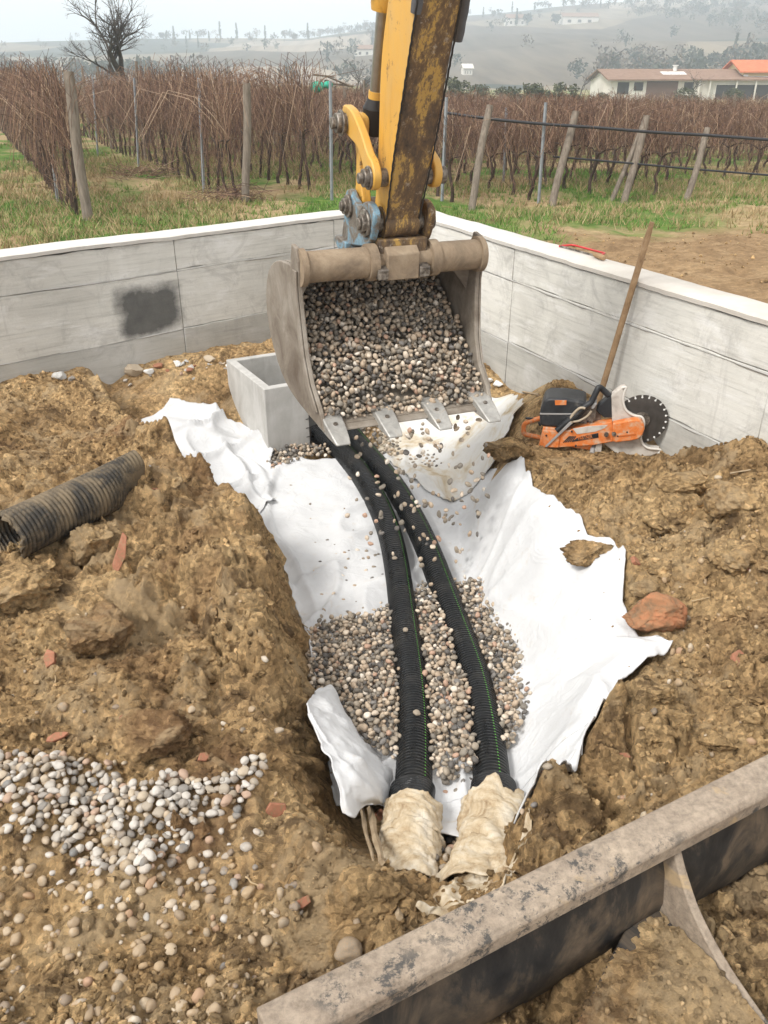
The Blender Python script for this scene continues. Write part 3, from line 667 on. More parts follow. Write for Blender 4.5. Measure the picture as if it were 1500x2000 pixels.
SP[..., 2] += .010 * fbm(SP[..., 0] * 16, SP[..., 1] * 16, o=3, seed=610) + .016 * (1 - np.abs(vn(SP[..., 0] * 9 + SP[..., 1] * 4, SP[..., 1] * 5, seed=611))) ** 4
SP[..., :2] += .008 * np.stack([vn(SP[..., 0] * 25, SP[..., 1] * 25, seed=612), vn(SP[..., 0] * 25, SP[..., 1] * 25, seed=613)], -1)
me = mesh_np('geotextile_corner', SP.reshape(-1, 3), grid_faces(60, 60)); me.materials.append(M_FAB)
o = obj('geotextile_corner', me); md = o.modifiers.new('thick', 'SOLIDIFY'); md.thickness = .006
tag(o, 'crumpled white geotextile corner flung over the left edge of the trench', 'geotextile')

# ------------------------------------------------------------------ drain pipes
def smooth_path(P, n):
    P = np.array(P, float)
    d = np.concatenate([[0], np.cumsum(np.linalg.norm(np.diff(P, axis=0), axis=1))])
    t = np.linspace(0, d[-1], 400); Q = np.stack([np.interp(t, d, P[:, k]) for k in range(3)], 1)
    for _ in range(3):
        k = np.ones(31) / 31; Qp = np.pad(Q, ((15, 15), (0, 0)), 'edge')
        Qp[:15] = 2 * Q[0] - Q[15:0:-1]; Qp[-15:] = 2 * Q[-1] - Q[-2:-17:-1]
        Q = np.stack([np.convolve(Qp[:, j], k, 'valid') for j in range(3)], 1)
    d = np.concatenate([[0], np.cumsum(np.linalg.norm(np.diff(Q, axis=0), axis=1))]); t = np.linspace(0, d[-1], n)
    return np.stack([np.interp(t, d, Q[:, k]) for k in range(3)], 1), d[-1]
def corrugated(path, rad, pitch, seg=40, warp=None, depth=.09):
    Lp = smooth_path(path, 10)[1]; nr = int(Lp / pitch); per = 7
    Q, Lp = smooth_path(path, nr * per + 1)
    ph = (np.arange(len(Q)) % per) / per
    prof = np.interp(ph, [0, .12, .2, .62, .72, 1.0], [-depth, -depth, 0, 0, -depth, -depth])
    T = np.gradient(Q, axis=0); T /= np.linalg.norm(T, axis=1)[:, None]
    a = np.cross(T, [0, 0, 1.]); a /= np.linalg.norm(a, axis=1)[:, None]; b = np.cross(a, T)
    th = np.linspace(0, 2 * math.pi, seg, endpoint=False)
    r = (rad * (1 + prof))[:, None] * np.ones(seg)[None]
    ca, sa = np.cos(th)[None] * r, np.sin(th)[None] * r
    if warp is not None: ca, sa = warp(np.linspace(0, 1, len(Q))[:, None], th[None], ca, sa)
    P = Q[:, None] + a[:, None] * ca[..., None] + b[:, None] * sa[..., None]
    i = np.arange(len(Q) * seg).reshape(len(Q), seg)
    Fc = np.stack([i[:-1], np.roll(i[:-1], -1, 1), np.roll(i[1:], -1, 1), i[1:]], -1).reshape(-1, 4)
    return P, Fc, Q, a, b, prof
POD = .064
pipes = [([(612, 846, -.26), (640, 858, -.27), (672, 885, -.28), (705, 925, -.29), (740, 985, -.31), (764, 1045, -.335), (778, 1120, -.37), (786, 1190, -.39), (797, 1270, -.385), (806, 1350, -.365), (811, 1430, -.34), (809, 1510, -.315), (806, 1575, -.30)], 166, 'left-hand black corrugated drain pipe, nearer the steep earth bank'),
         ([(672, 832, -.25), (690, 852, -.26), (712, 878, -.27), (770, 947, -.29), (812, 1020, -.32), (845, 1093, -.35), (871, 1167, -.38), (898, 1240, -.39), (926, 1313, -.375), (940, 1370, -.355), (950, 1430, -.335), (961, 1515, -.31), (964, 1565, -.30)], 150, 'right-hand black corrugated drain pipe with a bright green line, nearer the cloth slope')]
pipe_paths = []
for pts, ang_, lab in pipes:
    path = [W(*q) for q in pts]
    P, Fc, Q, a, b, prof = corrugated(path, POD, .0165, 36)
    t = empty('drain_pipe', Q[-1]); tag(t, lab, 'pipe', None)
    me = mesh_np('corrugated_tube', (P - Q[-1]).reshape(-1, 3), Fc); me.materials.append(M_PIPE); me.set_sharp_from_angle(angle=R(50)); obj('corrugated_tube', me, t)
    ths = np.radians(np.array([ang_ - 2.2, ang_ + 2.2]) - 40)
    r = POD * (1 + prof) + .0008
    SPp = Q[:, None] + (a[:, None] * np.cos(ths)[None, :, None] + b[:, None] * np.sin(ths)[None, :, None]) * r[:, None, None]
    msk = prof > -.05
    Fs = grid_faces(len(Q), 2); Fs = Fs[msk.repeat(2)[Fs].all(1)]
    me = mesh_np('green_line', (SPp - Q[-1]).reshape(-1, 3), Fs); me.materials.append(M_GREEN); obj('green_line', me, t)
    pipe_paths.append(Q)
# taped couplings and the old wrapped pipes they lead into
for k, (p0, p1, p2, lab, lab2) in enumerate([((806, 1552, -.30), (803, 1640, -.27), (797, 1745, -.25), 'black ribbed coupling on the left drain pipe', 'buried old pipe wrapped in cream mud-caked cloth, whiter towards the ground'),
                            ((964, 1545, -.30), (962, 1640, -.27), (950, 1775, -.22), 'torn black ribbed coupling on the right drain pipe', 'buried old pipe wrapped in tan torn cloth spreading over the ground')]):
    a0, a1, a2 = W(*p0), W(*p1), W(*p2)
    P, Fc, Q, a, b, prof = corrugated([a0 - (a1 - a0) * .06, a0 + (a1 - a0) * .3, a0 + (a1 - a0) * .62], .0715, .013, 44, lambda t, th, ca, sa: (ca * (1 + .05 * np.sin(th * 3 + t * 5)), sa * (1 + .05 * np.cos(th * 2 + t * 7))), .05)
    me = mesh_np('pipe_coupling', (P - Q[0]).reshape(-1, 3), Fc); me.materials.append(M_PIPE)
    o = obj('pipe_coupling', me, loc=Q[0]); md = o.modifiers.new('t', 'SOLIDIFY'); md.thickness = .004
    tag(o, lab, 'coupling')
    Q, Ln = smooth_path([a0 + (a1 - a0) * .42, a1, a2], 120); seg = 72
    T = np.gradient(Q, axis=0); T /= np.linalg.norm(T, axis=1)[:, None]; a = np.cross(T, [0, 0, 1.]); a /= np.linalg.norm(a, axis=1)[:, None]; b = np.cross(a, T)
    th = np.linspace(0, 2 * math.pi, seg, endpoint=False)[None]; tq = np.linspace(0, 1, 120)[:, None]
    st = .012 * (tq - .3) * 4
    rr = .083 + .005 * fbm(np.cos(th) * 3 + tq * 5, np.sin(th) * 3 + tq * 0, tq * 9 + k * 7, 4, 620) + .003 * fbm(np.cos(th) * 9 + 0 * tq, np.sin(th) * 9 + 0 * tq, tq * 22 + k * 3, 3, 627) + .006 * np.abs(vn(np.cos(th) * 8 + 0 * tq, np.sin(th) * 8 + 0 * tq, tq * 14 + k, seed=622))
    rr = rr + .007 * np.abs(vn(th * 2.2 + 1.5 * np.sin(tq * 6), tq * 2 + k * 5 + 0 * th, seed=628)) + k * .010 + .008 * (np.abs(tq - .42) < .012) * (1 - k) + .05 * k * sstep(.45, 1, tq) * np.abs(np.cos(th))
    tear = .10 * np.maximum(0, vn(np.cos(th) * 2 + 0 * tq, np.sin(th) * 2 + 0 * tq, 0 * tq + 3 + k * 5, seed=625)) * (1 - tq) ** 8 * k
    P = Q[:, None] - T[:, None] * tear[..., None] * .6 + a[:, None] * (np.cos(th) * rr)[..., None] + b[:, None] * (np.sin(th) * rr)[..., None]
    i = np.arange(120 * seg).reshape(120, seg)
    Fc = np.stack([i[:-1], np.roll(i[:-1], -1, 1), np.roll(i[1:], -1, 1), i[1:]], -1).reshape(-1, 4)
    me = mesh_np('wrapped_pipe', (P - Q[0]).reshape(-1, 3), Fc); me.materials.append(M_WRAP)
    o = obj('wrapped_pipe', me, loc=Q[0]); md = o.modifiers.new('t', 'SOLIDIFY'); md.thickness = .005
    tag(o, lab2, 'pipe')
# tan rag spreading from the right pipe onto the soil
rag = [[(885, 1700, -.19), (930, 1690, -.13), (980, 1690, -.14), (1020, 1690, -.22)], [(880, 1740, -.15), (930, 1735, -.11), (980, 1735, -.12), (1030, 1715, -.18)], [(845, 1775, -.08), (915, 1780, -.06), (970, 1770, -.07), (1010, 1745, -.12)], [(800, 1800, -.02), (880, 1815, -.01), (930, 1800, -.01), (985, 1765, -.06)]]
CP = np.array([[W(*q) for q in row] for row in rag]); SP = bsurf(CP, 50, 50)
SP[..., 2] = np.maximum(SP[..., 2], G(SP[..., 0], SP[..., 1]) + .004) + .012 * fbm(SP[..., 0] * 18, SP[..., 1] * 18, o=4, seed=630)
SP[..., :2] += .016 * np.stack([fbm(SP[..., 0] * 14, SP[..., 1] * 14, o=3, seed=631), fbm(SP[..., 0] * 14, SP[..., 1] * 14, o=3, seed=632)], -1)
me = mesh_np('muddy_rag', SP.reshape(-1, 3), grid_faces(50, 50)); me.materials.append(M_WRAP)
tag(obj('muddy_rag', me), 'tan muddy cloth rag lying where the right wrapped pipe is buried', 'rag')
# old mud-caked pipe on the left bank with a squashed far end
pa, pb = Wg(8, 1052, 14, .075), Wg(276, 924, 14, .066)
pm_ = (pa + pb) / 2; dz_ = max(0., float(G(pm_[0], pm_[1])) + .05 - pm_[2]); pa[2] += dz_ * .4; pb[2] += dz_ * .4
def squash(t, th, ca, sa):
    k = sstep(.62, .98, t) * .5; e = .010 * np.sin(th * 5 + 1) * sstep(.1, 0, t)
    return ca * (1 - k * 1.55) + e + .03 * k * np.sin(th * 2), sa * (1 + k * .30) - k * .01 + .02 * k * np.cos(th * 3)
P, Fc, Q, a, b, prof = corrugated([pa, pa + (pb - pa) * .5, pb], .098, .019, 52, squash)
P[:7, :, :] += (np.abs(vn(np.arange(52) * .35, np.zeros(52), seed=641)) * .05)[None, :, None] * (Q[7] - Q[0])[None, None] / np.linalg.norm(Q[7] - Q[0]) * np.linspace(1, 0, 7)[:, None, None]
me = mesh_np('old_corrugated_pipe', (P - Q[0]).reshape(-1, 3), Fc); me.materials.append(M_PIPEOLD)
o = obj('old_corrugated_pipe', me, loc=Q[0]); md = o.modifiers.new('t', 'SOLIDIFY'); md.thickness = .004
tag(o, 'old mud-caked corrugated pipe offcut with a squashed end on the left bank', 'pipe')

# ------------------------------------------------------------------ stones
def pebble_mesh(name, sub, seed, mt, squash_=(1, .8, .62)):
    bm = bmesh.new(); bmesh.ops.create_icosphere(bm, subdivisions=sub, radius=1)
    P = np.array([v.co[:] for v in bm.verts])
    d = 1 + .24 * fbm(P[:, 0] * .9 + seed * 3, P[:, 1] * .9, P[:, 2] * .9, 2, seed)
    P = P * d[:, None] * np.array(squash_) * (1 + .15 * np.array([math.sin(seed), math.cos(seed * 2), math.sin(seed * 3)]))
    for v, p in zip(bm.verts, P): v.co = p
    me = bpy.data.meshes.new(name); bm.to_mesh(me); bm.free(); me.materials.append(mt)
    me.polygons.foreach_set('use_smooth', [True] * len(me.polygons)); return me
def mesh_arrays(me):
    V = np.zeros(len(me.vertices) * 3, np.float32); me.vertices.foreach_get('co', V)
    F = np.zeros(len(me.polygons) * 3, np.int32); me.loops.foreach_get('vertex_index', F)
    return V.reshape(-1, 3), F.reshape(-1, 3)
PB = [pebble_mesh('pebble_shape', 2, k + 1, M_PEB) for k in range(8)]; PBA = [mesh_arrays(me) for me in PB]
def rot_rand(n):
    q = rng.normal(size=(n, 4)); q /= np.linalg.norm(q, axis=1)[:, None]; w_, x, y, z = q.T
    return np.stack([np.stack([1 - 2 * (y * y + z * z), 2 * (x * y - z * w_), 2 * (x * z + y * w_)], -1), np.stack([2 * (x * y + z * w_), 1 - 2 * (x * x + z * z), 2 * (y * z - x * w_)], -1), np.stack([2 * (x * z - y * w_), 2 * (y * z + x * w_), 1 - 2 * (x * x + y * y)], -1)], 1)
def scatter_mesh(name, pts, sizes, mt, arrs=None, mats_rot=None):
    arrs = arrs or PBA; n = len(pts); Rm = rot_rand(n) if mats_rot is None else mats_rot
    Vs, Fs, off = [], [], 0; pick = rng.integers(0, len(arrs), n)
    for k in range(len(arrs)):
        ii = np.where(pick == k)[0]
        if not len(ii): continue
        v, f = arrs[k]
        P = np.einsum('nij,vj->nvi', Rm[ii], v) * np.asarray(sizes)[ii, None, None] + np.asarray(pts)[ii, None, :]
        Fs.append((f[None] + (off + np.arange(len(ii)) * len(v))[:, None, None]).reshape(-1, f.shape[1])); Vs.append(P.reshape(-1, 3)); off += len(ii) * len(v)
    me = mesh_np(name, np.concatenate(Vs), np.concatenate(Fs)); me.materials.append(mt); return me
def flat_rot(n, tilt=.5):
    out = []
    for i in range(n): out.append(np.array(Euler((random.gauss(0, tilt), random.gauss(0, tilt), random.uniform(0, 6.28))).to_matrix()))
    return np.array(out)
def poisson(pts, d):
    """thin a random cloud so that no two kept are nearer than d (plan)"""
    cell = {}; keep_ = []
    for i, p in enumerate(pts):
        k = (int(math.floor(p[0] / d)), int(math.floor(p[1] / d))); ok = True
        for a in (-1, 0, 1):
            for b in (-1, 0, 1):
                for j in cell.get((k[0] + a, k[1] + b), ()):
                    if (pts[j][0] - p[0]) ** 2 + (pts[j][1] - p[1]) ** 2 < d * d: ok = False; break
                if not ok: break
            if not ok: break
        if ok: cell.setdefault(k, []).append(i); keep_.append(i)
    return keep_
def in_poly(x, y, poly):
    x = np.asarray(x); y = np.asarray(y); ins = np.zeros(x.shape, bool); n = len(poly)
    for i in range(n):
        (x0, y0), (x1, y1) = poly[i][:2], poly[(i + 1) % n][:2]
        cnd = ((y0 > y) != (y1 > y)) & (x < (x1 - x0) * (y - y0) / (y1 - y0 + 1e-12) + x0); ins ^= cnd
    return ins
# gravel bedding in the trench
ZG = -.40
gp = [W(px, py, ZG)[:2] for px, py in ((600, 1262), (612, 1235), (650, 1212), (700, 1210), (745, 1200), (775, 1185), (800, 1165), (830, 1140), (870, 1150), (905, 1140), (940, 1150), (975, 1165), (1005, 1215), (1025, 1270), (1038, 1330), (1036, 1395), (1024, 1430), (1010, 1455), (1000, 1490), (930, 1520), (920, 1545), (870, 1560), (850, 1540), (775, 1520), (735, 1490), (690, 1440), (650, 1385), (600, 1380), (585, 1320))]
def gravel_top(x, y):
    c = W(820, 1320, ZG)
    return pl(y, ZF) + .098 + .008 * np.exp(-(((x - c[0]) / .30) ** 2 + ((y - c[1]) / .45) ** 2)) + .035 * sstep(.38, .55, x) + .03 * np.exp(-((x - .27) / .06) ** 2) + .012 * vn(x * 9, y * 9, seed=650)
bb = np.array(gp); lo, hi = bb.min(0) - .02, bb.max(0) + .02
pts = []
for layer, dz in ((0, -.035), (1, -.012), (2, .006)):
    c = rng.uniform(lo, hi, (24000, 2)); wv = .02 * np.stack([vn(c[:, 0] * 20, c[:, 1] * 20, seed=661), vn(c[:, 0] * 20, c[:, 1] * 20, seed=662)], -1)
    c = c[in_poly(c[:, 0] + wv[:, 0], c[:, 1] + wv[:, 1], gp)]
    c = c[poisson(c, (.0185 if layer < 2 else .025))]
    pts.append(np.column_stack([c, gravel_top(c[:, 0], c[:, 1]) + dz + rng.uniform(-.006, .006, len(c))]))
# thin spill of stones: between the old pipes, at the foot of the chamber, over the cloth
def spill(poly, Z, n, d, up=.008):
    P = [W(px, py, Z)[:2] for px, py in poly]; b_ = np.array(P); c = rng.uniform(b_.min(0), b_.max(0), (n * 8, 2)); c = c[in_poly(c[:, 0], c[:, 1], P)][:n]; c = c[poisson(c, d)]
    zz = np.maximum(G(c[:, 0], c[:, 1]), np.where((c[:, 1] > 2.0), zmain(c[:, 0], c[:, 1]), -9)); return np.column_stack([c, zz + up])
pts.append(spill([(852, 1590), (905, 1590), (890, 1720), (840, 1740)], -.25, 400, .022, .012))
pts.append(spill([(1010, 1600), (1060, 1590), (1050, 1690), (1010, 1690)], -.2, 120, .028))
pts.append(spill([(845, 1470), (925, 1490), (915, 1560), (860, 1560)], -.35, 60, .03, .012))
pts.append(spill([(640, 1080), (770, 1080), (760, 1210), (610, 1240)], -.42, 46, .04, .012))
pts.append(spill([(560, 960), (760, 1080), (740, 1130), (600, 1110)], -.42, 14, .05, .012))
pts.append(spill([(600, 1230), (640, 1215), (650, 1290), (605, 1330)], -.38, 80, .024, .012))
A_ = np.concatenate(pts)
def off_pipe(P):
    ok = np.ones(len(P), bool)
    for Q in pipe_paths:
        q = Q[::6]; d = np.sqrt((P[:, None, 0] - q[None, :, 0]) ** 2 + (P[:, None, 1] - q[None, :, 1]) ** 2 + (P[:, None, 2] - q[None, :, 2]) ** 2).min(1); ok &= d > POD + .001
    return ok
A_ = A_[off_pipe(A_)]
me = scatter_mesh('trench_gravel', A_, .0085 + .0085 * rng.random(len(A_)) ** 1.3, M_PEB, mats_rot=flat_rot(len(A_), .6))
tag(obj('trench_gravel', me), 'mixed grey and brown river gravel bedding around the pipes', 'gravel', None, 'stuff')
c_ = [spill([(515, 905), (530, 930), (600, 912), (700, 905), (700, 872), (612, 876), (528, 897)], -.36, 900, .021, .016), spill([(515, 905), (530, 930), (600, 912), (700, 905), (700, 872), (612, 876), (528, 897)], -.36, 700, .024, .030), spill([(740, 880), (770, 850), (880, 862), (960, 880), (930, 905), (800, 900)], -.28, 420, .024, .022), spill([(680, 862), (760, 855), (760, 880), (700, 885)], -.33, 120, .024, .03)]
c_ = np.concatenate(c_); c_ = c_[off_pipe(c_)]
me = scatter_mesh('chamber_gravel', c_, rng.uniform(.011, .017, len(c_)), M_PEB, mats_rot=flat_rot(len(c_), .6))
tag(obj('chamber_gravel', me), 'small gravel spilled along the foot of the chamber', 'gravel', None, 'stuff')

# pale pebble heap and single pebbles on the left bank
PBF = [pebble_mesh('pebble', 3, k + 21, M_PEBW) for k in range(10)]
PBX = [pebble_mesh('pebble', 3, k + 61, M_PEBX) for k in range(8)]
PBG = [pebble_mesh('pebble', 3, k + 41, M_PEBI) for k in range(8)]
heap_px = [(-40, 1475), (20, 1470), (70, 1480), (120, 1478), (170, 1490), (215, 1500), (245, 1535), (290, 1545), (330, 1520), (400, 1530), (470, 1500), (505, 1480), (530, 1500), (490, 1545), (470, 1590), (440, 1580), (400, 1610), (330, 1690), (290, 1700), (250, 1680), (200, 1690), (110, 1660), (50, 1620), (30, 1580), (-40, 1570)]
hp = [Wg(px, py)[:2] for px, py in heap_px]; hb = np.array(hp)
c = rng.uniform(hb.min(0), hb.max(0), (9000, 2)); c = c[in_poly(c[:, 0], c[:, 1], hp)]
ctr = Wg(210, 1570)
base_i = poisson(c, .019); c0 = c[base_i]; kk = np.exp(-(((c0[:, 0] - ctr[0]) / .35) ** 2 + ((c0[:, 1] - ctr[1]) / .14) ** 2))
low = np.column_stack([c0, G(c0[:, 0], c0[:, 1]) + .004 + .014 * kk])
ep = [Wg(px, py)[:2] for px, py in ((10, 1600), (440, 1560), (530, 1640), (450, 1800), (150, 1770), (20, 1700))]; eb = np.array(ep); e_ = rng.uniform(eb.min(0), eb.max(0), (1500, 2)); e_ = e_[in_poly(e_[:, 0], e_[:, 1], ep) & ~in_poly(e_[:, 0], e_[:, 1], hp)]; e_ = e_[poisson(e_, .026)]; e_ = e_[rng.random(len(e_)) < .6][:330]
low = np.concatenate([low, np.column_stack([e_, G(e_[:, 0], e_[:, 1]) + .003])])
me = scatter_mesh('pebble_bed', low, rng.uniform(.0085, .0165, len(low)), M_PEBWS, mats_rot=flat_rot(len(low), .3))
tag(obj('pebble_bed', me), 'lower layer of the pale pebble heap on the left bank', 'pebbles', None, 'stuff')
c2 = rng.uniform(hb.min(0), hb.max(0), (9000, 2)); c2 = c2[in_poly(c2[:, 0], c2[:, 1], hp)]; c2 = c2[poisson(c2, .0235)]
dens = .6 + .4 * np.exp(-(((c2[:, 0] - ctr[0]) / .5) ** 2 + ((c2[:, 1] - ctr[1]) / .16) ** 2)); c2 = c2[rng.random(len(c2)) < dens][:260]; print('HEAP', len(c2))
def stone(me, P, s, label, group, cat='pebble', name='pebble', tilt=.3, sq=1.):
    o = obj(name, me, loc=P, rot=(random.gauss(0, tilt), random.gauss(0, tilt), random.uniform(0, 6.28)), sc=(s, s, s * sq)); return tag(o, label, cat, group)
for x, y in c2:
    k = math.exp(-(((x - ctr[0]) / .35) ** 2 + ((y - ctr[1]) / .14) ** 2)); s = random.uniform(.0095, .0125) if random.random() < .35 else random.uniform(.0125, .0185)
    stone(random.choice(PBF), (x, y, float(G(x, y)) + .011 + .018 * k), s, 'pale rounded pebble in the heap on the left bank', 'pebbles of the pale heap')
# stones scattered in the soil: the larger single, the rest as stuff
sc_px = []
while len(sc_px) < 330:
    px, py = random.uniform(-30, 700), random.uniform(1150, 2020)
    wgt = .25 + .75 * (py > 1560) * (px < 560) + .3 * (py > 1700)
    if py < 1400 and px > 560: continue
    if py < 1650 and px > 620: continue
    if py > 1850 and px > 520 - (py - 1850) * .2: continue
    if random.random() < wgt * .8: sc_px.append((px, py))
for _ in range(90):
    px, py = random.uniform(1080, 1480), random.uniform(930, 1600)
    if px > 1120 + max(0, (1300 - abs(py - 1270)) * 0) and (py < 1100 or px > 1310 - abs(py - 1270) * .4) and py < 1850 - (px - 900) * .6: sc_px.append((px, py))
big, small = [], []
for px, py in sc_px:
    P = Wg(px, py); s = random.uniform(.007, .019) if random.random() < .6 else random.uniform(.004, .010)
    (big if s > .0125 and len(big) < 75 else small).append((P, s))
for P, s in big:
    stone(random.choice(PBX), (P[0], P[1], float(G(P[0], P[1])) + s * .15), s, 'single dusty pebble half sunk in the ochre soil', 'pebbles scattered in the soil')
sp_ = np.array([(P[0], P[1], float(G(P[0], P[1])) + s * .2) for P, s in small])
me = scatter_mesh('small_stones', sp_, np.array([s for _, s in small]), M_PEBD)
tag(obj('small_stones', me), 'small dusty stones strewn in the soil', 'stones', None, 'stuff')

# crumbs of earth
def clod_mesh(name, sub, seed, mt, sq=(1, .8, .6), amp=.32, flatk=.25):
    bm = bmesh.new(); bmesh.ops.create_icosphere(bm, subdivisions=sub, radius=1)
    P = np.array([v.co[:] for v in bm.verts]); N = P.copy(); rs = np.random.default_rng(seed)
    for _ in range(13):                                  # knock flat facets off
        n = rs.normal(size=3); n /= np.linalg.norm(n); h = rs.uniform(.50, .82); d = P @ n; k = d > h
        P[k] -= n[None] * (d[k] - h)[:, None]
    d = amp * .35 * fbm(N[:, 0] * 1.6 + seed, N[:, 1] * 1.6, N[:, 2] * 1.6, 2, seed)
    if sub >= 3: d = d + amp * .22 * fbm(N[:, 0] * 6 + seed, N[:, 1] * 6, N[:, 2] * 6, 3, seed + 5)
    if sub >= 4: d = d + amp * .13 * fbm(N[:, 0] * 18 + seed, N[:, 1] * 18, N[:, 2] * 18, 3, seed + 9)
    P = (P + N * d[:, None]) * np.array(sq)
    for v, p in zip(bm.verts, P): v.co = p
    me = bpy.data.meshes.new(name); bm.to_mesh(me); bm.free(); me.materials.append(mt)
    me.polygons.foreach_set('use_smooth', [True] * len(me.polygons))
    if sub <= 4: me.set_sharp_from_angle(angle=R(28))
    return me
CR = [mesh_arrays(clod_mesh('crumb', 1, 900 + k, M_CLOD, (1, .85, .7), .5)) for k in range(6)]
n = 40000; cx = rng.uniform(-2.5, 2.2, n); cy = 1.0 + 4.8 * rng.random(n) ** 1.6
q = 1 - .93 * near_fabric(cx, cy); okc = (q > .9) & (fbm(cx * 1.8, cy * 1.8, o=3, seed=701) + rng.uniform(-.5, .5, n) > -.15)
okc &= (((cx - WL_A[0]) * nL[0] + (cy - WL_A[1]) * nL[1]) < -.02) & (((cx - WR_A[0]) * nR[0] + (cy - WR_A[1]) * nR[1]) < -.02)
okc &= ~in_poly(cx, cy, hp)
cx, cy = cx[okc], cy[okc]; s = .0035 + .0135 * rng.random(len(cx)) ** 2.6; print('CRUMBS', len(cx))
me = scatter_mesh('soil_crumbs', np.column_stack([cx, cy, G(cx, cy) + s * .3]), s, M_CRUMB, CR); me.polygons.foreach_set('use_smooth', [False] * len(me.polygons))
tag(obj('soil_crumbs', me), 'loose crumbs of ochre soil', 'soil', None, 'stuff')
n = 2600; cx = rng.uniform(-.9, 1.0, n); cy = rng.uniform(2.05, 4.55, n); xl_, xr_ = pl(cy, XL), pl(cy, EDGE_R)
k = ((cx > xl_ + .06) & (cx < xr_ - .02) & ((rng.random(n) < np.exp(-(xr_ - cx) / .06) * .8) | (rng.random(n) < np.exp(-(cx - xl_ - .06) / .05) * .7) | (rng.random(n) < .03))); cx, cy = cx[k], cy[k]; s = .0025 + .008 * rng.random(len(cx)) ** 4
me = scatter_mesh('cloth_crumbs', np.column_stack([cx, cy, zmain(cx, cy) + .012 + s * .4]), s, M_CRUMB, CR); me.polygons.foreach_set('use_smooth', [False] * len(me.polygons)); tag(obj('cloth_crumbs', me), 'crumbs of soil fallen onto the white cloth', 'soil', None, 'stuff')
CRM = [mesh_arrays(clod_mesh('crumb', 2, 920 + k, M_CLOD, (1, .8, .65), .45)) for k in range(8)]
n = 20000; cx = rng.uniform(-2.5, 2.2, n); cy = 1.0 + 4.6 * rng.random(n) ** 1.4
okc = (near_fabric(cx, cy) < .02) & (fbm(cx * 2.1, cy * 2.1, o=3, seed=703) + rng.uniform(-.35, .35, n) > .08) & ~in_poly(cx, cy, hp)
okc &= (((cx - WL_A[0]) * nL[0] + (cy - WL_A[1]) * nL[1]) < -.05) & (((cx - WR_A[0]) * nR[0] + (cy - WR_A[1]) * nR[1]) < -.05) & ~((cx > pl(cy, XL) - .03) & (cx < pl(cy, XT) + .03))
okc &= ~((np.abs(cx - 1.12) < .42) & (np.abs(cy - 4.0) < .2))
cx, cy = cx[okc], cy[okc]; s = .006 + .020 * rng.random(len(cx)) ** 3; print('LUMPS', len(cx))
for nm_, k, ar in (('soil_lumps', s >= .0115, CRM), ('small_soil_lumps', s < .0115, CR)):
    me = scatter_mesh(nm_, np.column_stack([cx, cy, G(cx, cy) + s * .15])[k], s[k], M_CRUMB, ar); me.set_sharp_from_angle(angle=R(30))
    tag(obj(nm_, me), 'walnut-sized angular lumps of ochre soil' if ar is CRM else 'hazelnut-sized angular lumps of ochre soil', 'soil', None, 'stuff')
CL = [clod_mesh('clod', 3, 940 + k, M_CLOD, (1, random.uniform(.65, .95), random.uniform(.45, .7)), .55) for k in range(9)]
cnt = 0
while cnt < 210:
    x, y = random.uniform(-2.3, 1.9), 1.05 + 4.2 * random.random() ** 1.3
    if near_fabric(np.array(x), np.array(y)) > .05 or in_poly(np.array([x]), np.array([y]), hp)[0]: continue
    if (np.array([x, y]) - WL_A) @ nL > -.08 or (np.array([x, y]) - WR_A) @ nR > -.1: continue
    if fbm(np.array([x * 1.6]), np.array([y * 1.6]), o=2, seed=3)[0] + random.uniform(-.6, .6) < -.1 and x < 1: continue
    if pl(y, XL) - .05 < x < pl(y, XT) + .04: continue
    sz = random.uniform(.016, .034) if random.random() < .8 else random.uniform(.034, .055)
    stone(random.choice(CL), (x, y, float(G(x, y)) + sz * .12), sz, ('loose fist-sized lump of soil on the right-hand spoil bank' if x > .4 else 'loose fist-sized lump of ochre soil on the left-hand bank' if y > 2.1 else 'loose fist-sized lump of soil around the pale pebble heap'), 'loose soil lumps', 'clod', 'soil_clod', .35); cnt += 1
# the lumps one can name
def named_clod(px, py, wpx, label, seed, sq, mt=M_CLOD, up=.3, rz=0., name='soil_clod', cat='clod', tilt=(0, 0), z=None, amp=.36):
    P = Wg(px, py) if z is None else W(px, py, z); dpt = (P - C0) @ np.array([0, cp, -sp]); s = wpx / 2 * dpt / F_PX
    o = obj(name, clod_mesh(name, 5 if wpx > 60 else 4, seed, mt, sq, amp), loc=(P[0], P[1], P[2] + s * sq[2] * up), rot=(tilt[0], tilt[1], rz), sc=(s,) * 3)
    return tag(o, label, cat)
named_clod(990, 888, 104, 'dark brown clod at the rear handle of the saw, on the white cloth', 801, (1, .6, .5), up=.5, z=.04)
named_clod(1143, 1085, 125, 'ochre slab of soil weighing down the cloth above the red block', 802, (1, .55, .42), up=.4, rz=-.1, z=.07)
named_clod(1272, 1222, 150, 'large red brick-earth block pinning the white cloth corner', 803, (1, .62, .62), M_REDROCK, .5, -.35, 'red_block', 'block', amp=.24)
named_clod(178, 1085, 112, 'angular clod with a smooth cut face beside the old pipe', 804, (.85, .8, .9), up=.6, rz=.6)
named_clod(50, 1168, 200, 'broad flat clod below the mouth of the old pipe', 805, (1, .8, .5), up=.5, rz=.3)
named_clod(196, 1262, 170, 'big rugged clod between the old pipe and the pebble heap', 806, (.95, .85, .8), up=.55, rz=1.0)
named_clod(302, 1450, 150, 'big rounded clod just above the pebble heap', 807, (1, .85, .75), up=.55, rz=.2)
named_clod(328, 1022, 78, 'dark grey clod on the bank behind the brick shard', 808, (1, .6, .5), up=.4)
named_clod(345, 1612, 46, 'ochre lump standing among the pale pebbles', 809, (.7, .7, 1.1), up=.5)
